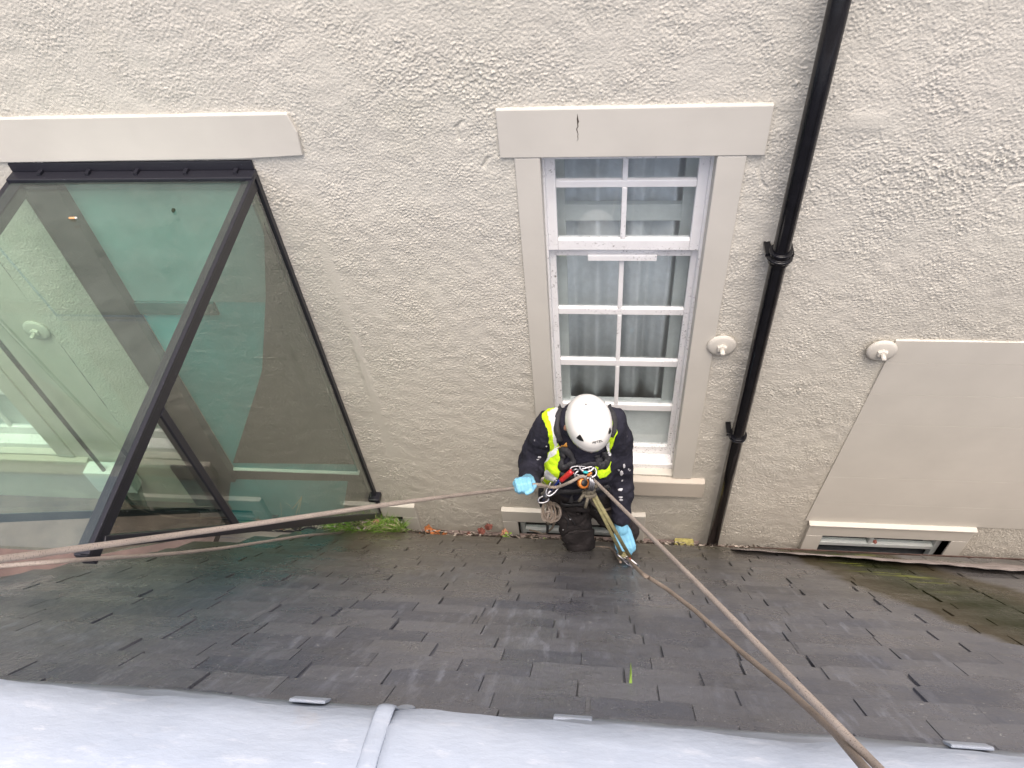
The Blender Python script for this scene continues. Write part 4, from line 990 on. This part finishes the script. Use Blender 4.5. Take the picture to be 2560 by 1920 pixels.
# maker's mark above the brim
fc = bpy.data.curves.new('mark', 'FONT'); fc.body = 'PETZL'; fc.size = .016; fc.align_x = 'CENTER'; fc.extrude = .0006
fo = bpy.data.objects.new('mark', fc); COL.objects.link(fo)
tm = bpy.data.meshes.new_from_object(fo.evaluated_get(bpy.context.evaluated_depsgraph_get())); bpy.data.objects.remove(fo)
loc, nr = hit(*z8(1428, 1075), HBV)
if loc is not None:
    if nr.dot(CAM-loc) < 0: nr = -nr
    ex = (hr*-1 if hr.dot(RM @ Vector((1,0,0))) < 0 else hr); ex = (ex - nr*ex.dot(nr)).normalized(); ey = nr.cross(ex)
    mt = Matrix((ex, ey, nr)).transposed().to_4x4(); mt.translation = loc + nr*.0022 - ORG[person]
    tm.transform(mt); lo_ = place_mesh('lettering', tm, M['black_plastic'], helm, ORG[person], False)
# chin straps and hair at the nape
for sgn in (-1, 1):
    g = MB(); a = HO + hr*sgn*.088 - hu*.01 + hf*.03; b = HC - hu*.115 + hf*.055 + hr*sgn*.012
    g.tube(catmull([a, (a+b)/2 + hr*sgn*.022 - hu*.0, b], 6), .008, 8, flat=.3, flatdir=tuple(hr)); build('chin_strap', g, M['webbing'], helm, smooth=True)
    g = MB(); a2 = HO - hf*.07 + hr*sgn*.080 - hu*.01; g.tube(catmull([a2, a2 - hu*.05 + hf*.05, b], 6), .007, 8, flat=.3, flatdir=tuple(hr)); build('chin_strap', g, M['webbing'], helm, smooth=True)
g = MB(); g.capsule(HC - hf*.030 + hu*.0, HC - hf*.045 - hu*.035, .076, .062, 16); build('hair', g, M['hair'], person, smooth=True)
# collar of the jacket
g = MB(); cpts = [neck + Vector((math.cos(a)*.088, math.sin(a)*.075 - .01, .01 - .035*math.sin(-a)*.6)) for a in np.linspace(0, 2*math.pi, 20, endpoint=False)]
g.tube(cpts, .026, 10, closed=True); build('collar', g, M['jacket'], person, smooth=True)
# ---- gloves
def glove(chains, label):
    g = MB()
    for ch in chains:
        for (a, ra), (b, rb) in zip(ch[:-1], ch[1:]): g.capsule(a, b, ra, rb, 10)
    o = baked('glove', g, [M['glove']], person, (remesh(.0032, 2),)); tag(o, label, None); return o
cr = (RM @ Vector((1,0,0))); cu = (RM @ Vector((0,-1,0))); cf_ = (RM @ Vector((0,0,-1)))     # photo right, up, towards the viewer
HR = P1(226, 884, -.655)
ra_ = (cr*.98 + cu*.06 + Vector((0,.12,0))).normalized(); rb_ = cf_.cross(ra_).normalized(); rc = ra_.cross(rb_).normalized()
if rb_.dot(cu) < 0: rb_ = -rb_
if rc.dot(cf_) < 0: rc = -rc
ch = []
for k in range(4):
    o_ = ra_*(-.026+.0185*k); ln = (.92, 1.0, .97, .85)[k]
    kn = HR + o_ + rb_*.034*ln + rc*.004; m1 = HR + o_ + rb_*.014 + rc*.027*ln; m2 = HR + o_ - rb_*.012 + rc*.024*ln + ra_*.003; tp = HR + o_ - rb_*.024*ln + rc*.004 + ra_*.005
    ch.append([(HR + o_*.8 + rb_*.030 - rc*.028, .011), (kn, .0108), (m1, .0102), (m2, .0098), (tp, .0088)])
ch.append([(wrR, .036), (HR + rb_*.016 - rc*.036 + ra_*.012, .027)]); ch.append([(HR - ra_*.022 + rb_*.014 - rc*.028, .021), (HR + ra_*.026 + rb_*.012 - rc*.028, .022)]); ch.append([(HR - ra_*.022 - rb_*.012 - rc*.024, .017), (HR + ra_*.026 - rb_*.014 - rc*.024, .018)])
ch.append([(HR + ra_*.040 + rb_*.020 - rc*.022, .016), (HR + ra_*.047 - rb_*.004 + rc*.004, .013), (HR + ra_*.030 - rb_*.020 + rc*.020, .0115), (HR + ra_*.010 - rb_*.028 + rc*.022, .0095)])
glove(ch, 'pale blue glove gripping the rope')
HL = P1(1060, 1285, -.560); dn = (P1(1125, 1450, -.63)-P1(1035, 1190, -.52)).normalized(); nb_ = (cf_ - dn*cf_.dot(dn)).normalized(); lt = dn.cross(nb_).normalized()
if lt.dot(cr) < 0: lt = -lt
ch = [[(wrL, .036), (HL - dn*.03, .032)]]
for k in range(4):
    o_ = lt*(.030-.0195*k); ln = (.80, .98, 1.0, .92)[k]
    q0 = HL + o_*.9 - dn*.01; q1 = HL + o_ + dn*.035; q2 = q1 + dn*.036*ln + nb_*.004; q3 = q2 + (dn*.85 - nb_*.35).normalized()*.024*ln - lt*.004; q4 = q3 + (dn*.6 - nb_*.7).normalized()*.018*ln - lt*.005
    ch.append([(HL + o_*.55 - dn*.035, .019), (q0, .0155), (q1, .0115), (q2, .0105), (q3, .0098), (q4, .0085)])
ch.append([(HL - lt*.020 - dn*.030, .019), (HL - lt*.042 + dn*.010, .0150), (HL - lt*.050 + dn*.045 + nb_*.006, .0120), (HL - lt*.044 + dn*.072 + nb_*.008, .0098)])
glove(ch, 'pale blue glove reaching down to the rope clamp')

# ------------------------------------------------------------------ ropes and hardware
def front(x, y, up=.03):                      # a point just in front of the body at a place measured on the photo
    loc, nr = hit(*z1(x, y))
    if loc is None: return P1(x, y, -.52)
    return loc + cf_*up
DSC = front(735, 815, .06); hD = depth(HR)
def rope(name, pts, rad, mat, label, n=10, cat='rope', sm=10):
    g = MB(); g.tube(catmull(pts, sm), rad, n); o = build(name, g, M[mat], smooth=True); return tag(o, label, cat)
rope('rope', [DSC+cu*.0+cf_*.0, front(720,785,.075), front(680,785,.085), front(600,825,.10), front(480,868,.10), HR+ra_*.06, HR, HR-ra_*.06, DP(900,1081,2.72), DP(500,1139,2.05), DP(0,1208,1.48), DP(-300,1248,1.25)], .0072, 'rope', 'long taut pinkish rope pulled from the harness through the blue glove to the left', 10)
def XP(px, py, x):
    r_ = ray(px*OV, py*OV); return CAM + r_*(x/r_.x)
SLd = [(0,1223),(120,1213),(240,1205),(370,1196),(480,1184),(560,1172),(660,1157),(745,1151),(800,1140),(852,1131)]
rope('rope', [W(-250, 1243, -1.80), W(0, 1223, -1.74), W(120, 1213, -1.70)] + [XP(a, b, GX1+.030) for a, b in SLd[2:-3]] + [W(745,1150,-.27), W(800,1139,-.24), W(852,1130,-.16)], .0058, 'rope', 'slack rope lying along the top edge of the slates below the glass box')
DV = RP(*z1(1085, 1510), .035); dvd = depth(DV)
RA = [front(775,785,.05), front(800,815,.06)] ; d0 = depth(RA[-1])
def lin(px0, py0, dd0, px1, py1, dd1, n, sag=0):
    out = []
    for i in range(1, n+1):
        t = i/n; inv = (1-t)/dd0 + t/dd1; d_ = 1/inv; out.append(DP(px0+(px1-px0)*t, py0+(py1-py0)*t + sag*4*t*(1-t), d_))
    return out
p0 = PIX(RA[-1]); rope('rope', RA + lin(p0[0], p0[1], d0, 1898, 1659, 1.20, 6, -3) + [DP(2050, 1812, .95)], .0070, 'rope', 'taut upper rope running from the harness to the lower right corner', 14)
lowr = [(1385,1237,2.95),(1440,1272,2.75),(1500,1318,2.45),(1600,1407,2.05),(1700,1488,1.70),(1800,1580,1.40),(1868,1659,1.20),(2010,1815,.95)]
lp_ = []
for (a0, b0, d0_), (a1, b1, d1_) in zip(lowr[:-1], lowr[1:]):
    for k in range(3):
        t = k/3; a, b = a0+(a1-a0)*t, b0+(b1-b0)*t; d_ = 1/((1-t)/d0_+t/d1_); rd_ = depth(RP(a, b, .050)) if b < 1640 else 9
        lp_.append(DP(a, b, min(d_, rd_)))
rope('rope', [DV+RN*.02] + lp_ + [DP(2010, 1815, .95)], .0072, 'rope2', 'lower dirtier rope curving from the metal clamp to the lower right corner', 14, sm=5)
# webbing lanyard from harness to clamp
sg = empty('lanyard', tuple(DV), 'olive green webbing lanyard tied from harness to the rope clamp', 'lanyard')
kn = front(770, 890, .05)
for dx_ in (-.007, .008):
    a = kn + cr*dx_*.6; b = DV + cr*dx_*2.2 + cu*.02
    g = MB(); g.tube([a, a+(b-a)*.5+cf_*.012, b], .0085, 8, flat=.28, flatdir=tuple(cf_)); build('webbing_leg', g, M['sling'], sg, smooth=True)
for k in range(4):
    g = MB(); c = kn + cu*(.022-.016*k) + cr*(.006*math.sin(k*2)); pts = [c + cr*math.cos(a)*.024 + cf_*math.sin(a)*.018 + cu*.006*math.sin(a+k) for a in np.linspace(0, 2*math.pi, 14, endpoint=False)]
    g.tube(pts, .0085, 8, closed=True); build('knot_turn', g, M['knot_cord'], sg, smooth=True)
for e_ in ((-.05, -.055), (-.035, -.03), (-.02, -.085), (.016, -.03)):
    g = MB(); g.tube([kn, kn + cr*e_[0]*.6 + cu*e_[1]*.5 + cf_*.015, kn + cr*e_[0] + cu*e_[1]], .0075, 8); build('knot_tail', g, M['knot_cord'], sg, smooth=True)
for k in range(3):
    g = MB(); c = DV + cu*(.042-.010*k) - cr*.018; g.tube([c + cr*math.cos(a)*.020 + cf_*math.sin(a)*.014 for a in np.linspace(0, 2*math.pi, 14, endpoint=False)], .006, 8, closed=True); build('wrap', g, M['sling'], sg, smooth=True)
# cord from the knot round to the hip
rope('cord', [kn - cu*.04, front(800, 1020, .03), front(850, 1062, .03), front(900, 1068, .03), front(950, 1058, .02)], .006, 'rope2', 'short grey cord looping from the harness knot to the thigh', 8, 'cord')
rope('cord', [RP(*z1(800, 1385), .015), RP(*z1(880, 1388), .015), RP(*z1(960, 1405), .015), DV - cr*.03], .006, 'rope2', 'short cord lying on the slates from knee to clamp', 8, 'cord')
# rope clamp on the slates
def carabiner(mb, c, ax, ay, L_, wd, rad):
    pts = []
    for a in np.linspace(0, 2*math.pi, 22, endpoint=False):
        x = math.copysign(abs(math.cos(a))**.7, math.cos(a))*L_/2; y = math.copysign(abs(math.sin(a))**.8, math.sin(a))*wd/2*(1+.25*math.cos(a)); pts.append(c + ax*x + ay*y)
    mb.tube(pts, rad, 8, closed=True)
al = (DP(1385,1240,dvd-.03) - DV).normalized(); ac = RN.cross(al).normalized()
cl = empty('rope_clamp', tuple(DV), 'steel rope clamp with red cam and carabiners at the blue glove', 'rope clamp')
g = MB(); g.prism([DV - al*.040 - ac*.026, DV + al*.012 - ac*.032, DV + al*.045 - ac*.012, DV + al*.040 + ac*.018, DV - al*.005 + ac*.030, DV - al*.040 + ac*.018], RN*.006); build('side_plate', g, M['steel_dark'], cl, bevel=.002)
g = MB(); g.prism([DV - al*.036 - ac*.022 + RN*.018, DV + al*.012 - ac*.026 + RN*.018, DV + al*.038 - ac*.006 + RN*.018, DV - al*.030 - ac*.0 + RN*.018], RN*.004); build('side_plate', g, M['steel'], cl, bevel=.002)
g = MB(); g.capsule(DV - al*.016 + RN*.022, DV + al*.012 + ac*.006 + RN*.022, .012, .009, 12); build('cam', g, M['red'], cl, smooth=True)
g = MB(); carabiner(g, DV + al*.030 + ac*.012 + RN*.016, al, ac, .075, .045, .0055); build('carabiner', g, M['steel'], cl, smooth=True)
g = MB(); carabiner(g, DV - al*.020 - ac*.016 + RN*.012, (al+ac*.5).normalized(), (ac-al*.5).normalized(), .070, .040, .0055); build('carabiner', g, M['steel_dark'], cl, smooth=True)
g = MB(); g.lathe([(.008,0),(.008,.012),(.005,.014)], DV + al*.002 - ac*.012 + RN*.02, RN, 12); build('pivot_bolt', g, M['steel'], cl, smooth=True)
# chest hardware
hw = empty('descender', tuple(DSC), 'steel and orange rope descender hanging at the front of the harness', 'descender')
g = MB(); c = front(745, 712, .035); g.tube([c + cr*math.cos(a)*.030 + cu*(math.sin(a)*.022) for a in np.linspace(math.pi, 2*math.pi, 12)], .0062, 10); build('attachment_ring', g, M['steel'], hw, smooth=True)
g = MB(); carabiner(g, front(735, 765, .045), (cr*.8+cu*.2).normalized(), (cu*.8-cr*.2).normalized(), .095, .045, .0055); build('carabiner', g, M['steel'], hw, smooth=True)
g = MB(); carabiner(g, front(690, 745, .040), (cr*.95-cu*.15).normalized(), (cu*.95+cr*.15).normalized(), .085, .040, .005); build('carabiner', g, M['steel_dark'], hw, smooth=True)
c = DSC - cu*.012
g = MB(); g.lathe([(.022,-.012),(.026,-.009),(.026,.009),(.022,.012)], c - cr*.012, (cf_+cr*.4).normalized(), 20); build('pulley', g, M['orange'], hw, smooth=True)
g = MB(); g.lathe([(.012,-.016),(.016,-.013),(.016,.013),(.012,.016)], c - cr*.012, (cf_+cr*.4).normalized(), 16); build('pulley_hub', g, M['black_plastic'], hw, smooth=True)
for k in range(3):
    g = MB(); cc = c + cr*(.010+.008*k) - cu*.004*k; carabiner(g, cc, cu, (cr*.35+cf_*.9).normalized(), .062-.006*k, .040, .0048); build('steel_link', g, M['steel'], hw, smooth=True)
g = MB(); g.capsule(front(755, 775, .062), front(775, 760, .062), .007, .006, 10); build('gate_sleeve', g, M['orange'], hw, smooth=True)
M['cyan'] = simple('turquoise_sleeve', (.02,.42,.45), .4); g = MB(); g.capsule(front(722, 752, .055), front(745, 755, .055), .006, .006, 10); build('gate_sleeve', g, M['cyan'], hw, smooth=True)
# back-up device with red handle
bk = empty('back_up_device', tuple(front(430, 960, .04)), 'rope back-up device with red handle and blue body on the worker\'s left of picture hip', 'rope device')
bk['label'] = 'rope back-up device with red handle and blue arm hanging across the vest'
a = front(535, 818, .06); b = front(622, 745, .055); g = MB(); g.tube(catmull([a, (a+b)/2, b], 4), [.0115]*4+[.0125]*4+[.0105], 12); build('handle', g, M['red'], bk, smooth=True)
b2 = front(690, 740, .05); g = MB(); g.tube([b, (b+b2)/2 + cu*.008, b2], .005, 8); build('wire', g, M['steel_dark'], bk, smooth=True)
q = front(385, 1000, .04) if hit(*z1(385, 1000))[0] is not None else P1(395, 1000, -.50)
q = P1(395, 995, -.52); a3 = P1(525, 830, -.56)
g = MB(); g.tube([a3, (a3+q)/2 - cr*.004, q], .0065, 10); build('arm', g, M['blue'], bk, smooth=True)
g = MB(); g.tube([a3 - cr*.012, (a3+q)/2 - cr*.016, q + cu*.03 - cr*.008], .006, 10); build('arm', g, M['steel'], bk, smooth=True)
g = MB(); c = P1(440, 930, -.545); g.capsule(c - cu*.016 - cr*.012, c + cu*.014 + cr*.014, .017, .013, 12); build('device_body', g, M['steel_dark'], bk, smooth=True)
g = MB(); c = P1(470, 895, -.55); carabiner(g, c, (cr*.6+cu*.8).normalized(), (cr*.8-cu*.6).normalized(), .085, .042, .0055); build('carabiner', g, M['steel'], bk, smooth=True)
g = MB(); c = P1(392, 990, -.53); carabiner(g, c, (cr*.8+cu*.3).normalized(), (cu*.9-cr*.3).normalized(), .05, .03, .005); build('carabiner', g, M['steel'], bk, smooth=True)
# coil of cord on the hip
cc_ = empty('cord_coil', tuple(P1(450, 1160, -.46)), 'bunched coil of pinkish cord hanging below the hip', 'cord')
for k, (x, y, rx, ry, tl_) in enumerate(((480,1095,42,55,.15),(470,1100,36,48,-.2),(490,1085,30,40,.5),(425,1075,26,62,.05),(410,1085,20,58,-.1),(445,1090,34,62,.2),(440,1130,30,30,.4))):
    c = P1(x, y, -.50 - .007*k); s_ = .00082; g = MB()
    pts = [c + cr*(math.cos(a)*rx*math.cos(tl_)-math.sin(a)*ry*math.sin(tl_))*s_ + cu*(math.cos(a)*rx*math.sin(tl_)+math.sin(a)*ry*math.cos(tl_))*s_ + cf_*.010*math.sin(a*2+k) for a in np.linspace(0, 2*math.pi, 22, endpoint=False)]
    g.tube(pts, .0052, 8, closed=True); build('loop', g, M['rope'] if k % 2 == 0 else M['rope2'], cc_, smooth=True)
c = P1(430, 1160, -.50); g = MB(); g.capsule(c + cu*.004, c - cu*.010 + cr*.004, .019, .014, 12); build('knot', g, M['knot_cord'], cc_, smooth=True)
g = MB(); g.tube(catmull([P1(420,990,-.50), P1(430,1040,-.505), P1(445,1080,-.50)], 4), .006, 8); build('loop', g, M['rope2'], cc_, smooth=True)
g = MB(); g.tube(catmull([P1(490,1150,-.49), P1(470,1220,-.45), P1(430,1258,-.40), P1(395,1278,-.33), P1(350,1262,-.22), P1(280,1245,-.12)], 6), .0055, 8); build('tail', g, M['rope2'], cc_, smooth=True)
g = MB(); g.tube(catmull([P1(425,1170,-.48), P1(428,1220,-.45), P1(425,1265,-.42)], 4), .007, 8); build('strap_tail', g, M['webbing'], cc_, smooth=True)
g = MB(); g.tube(catmull([P1(375,900,-.46), P1(372,960,-.46), P1(385,1050,-.45)], 4), .013, 8, flat=.3, flatdir=tuple(cf_)); build('gear_loop', g, M['webbing'], har, smooth=True)
bpy.context.view_layer.update()
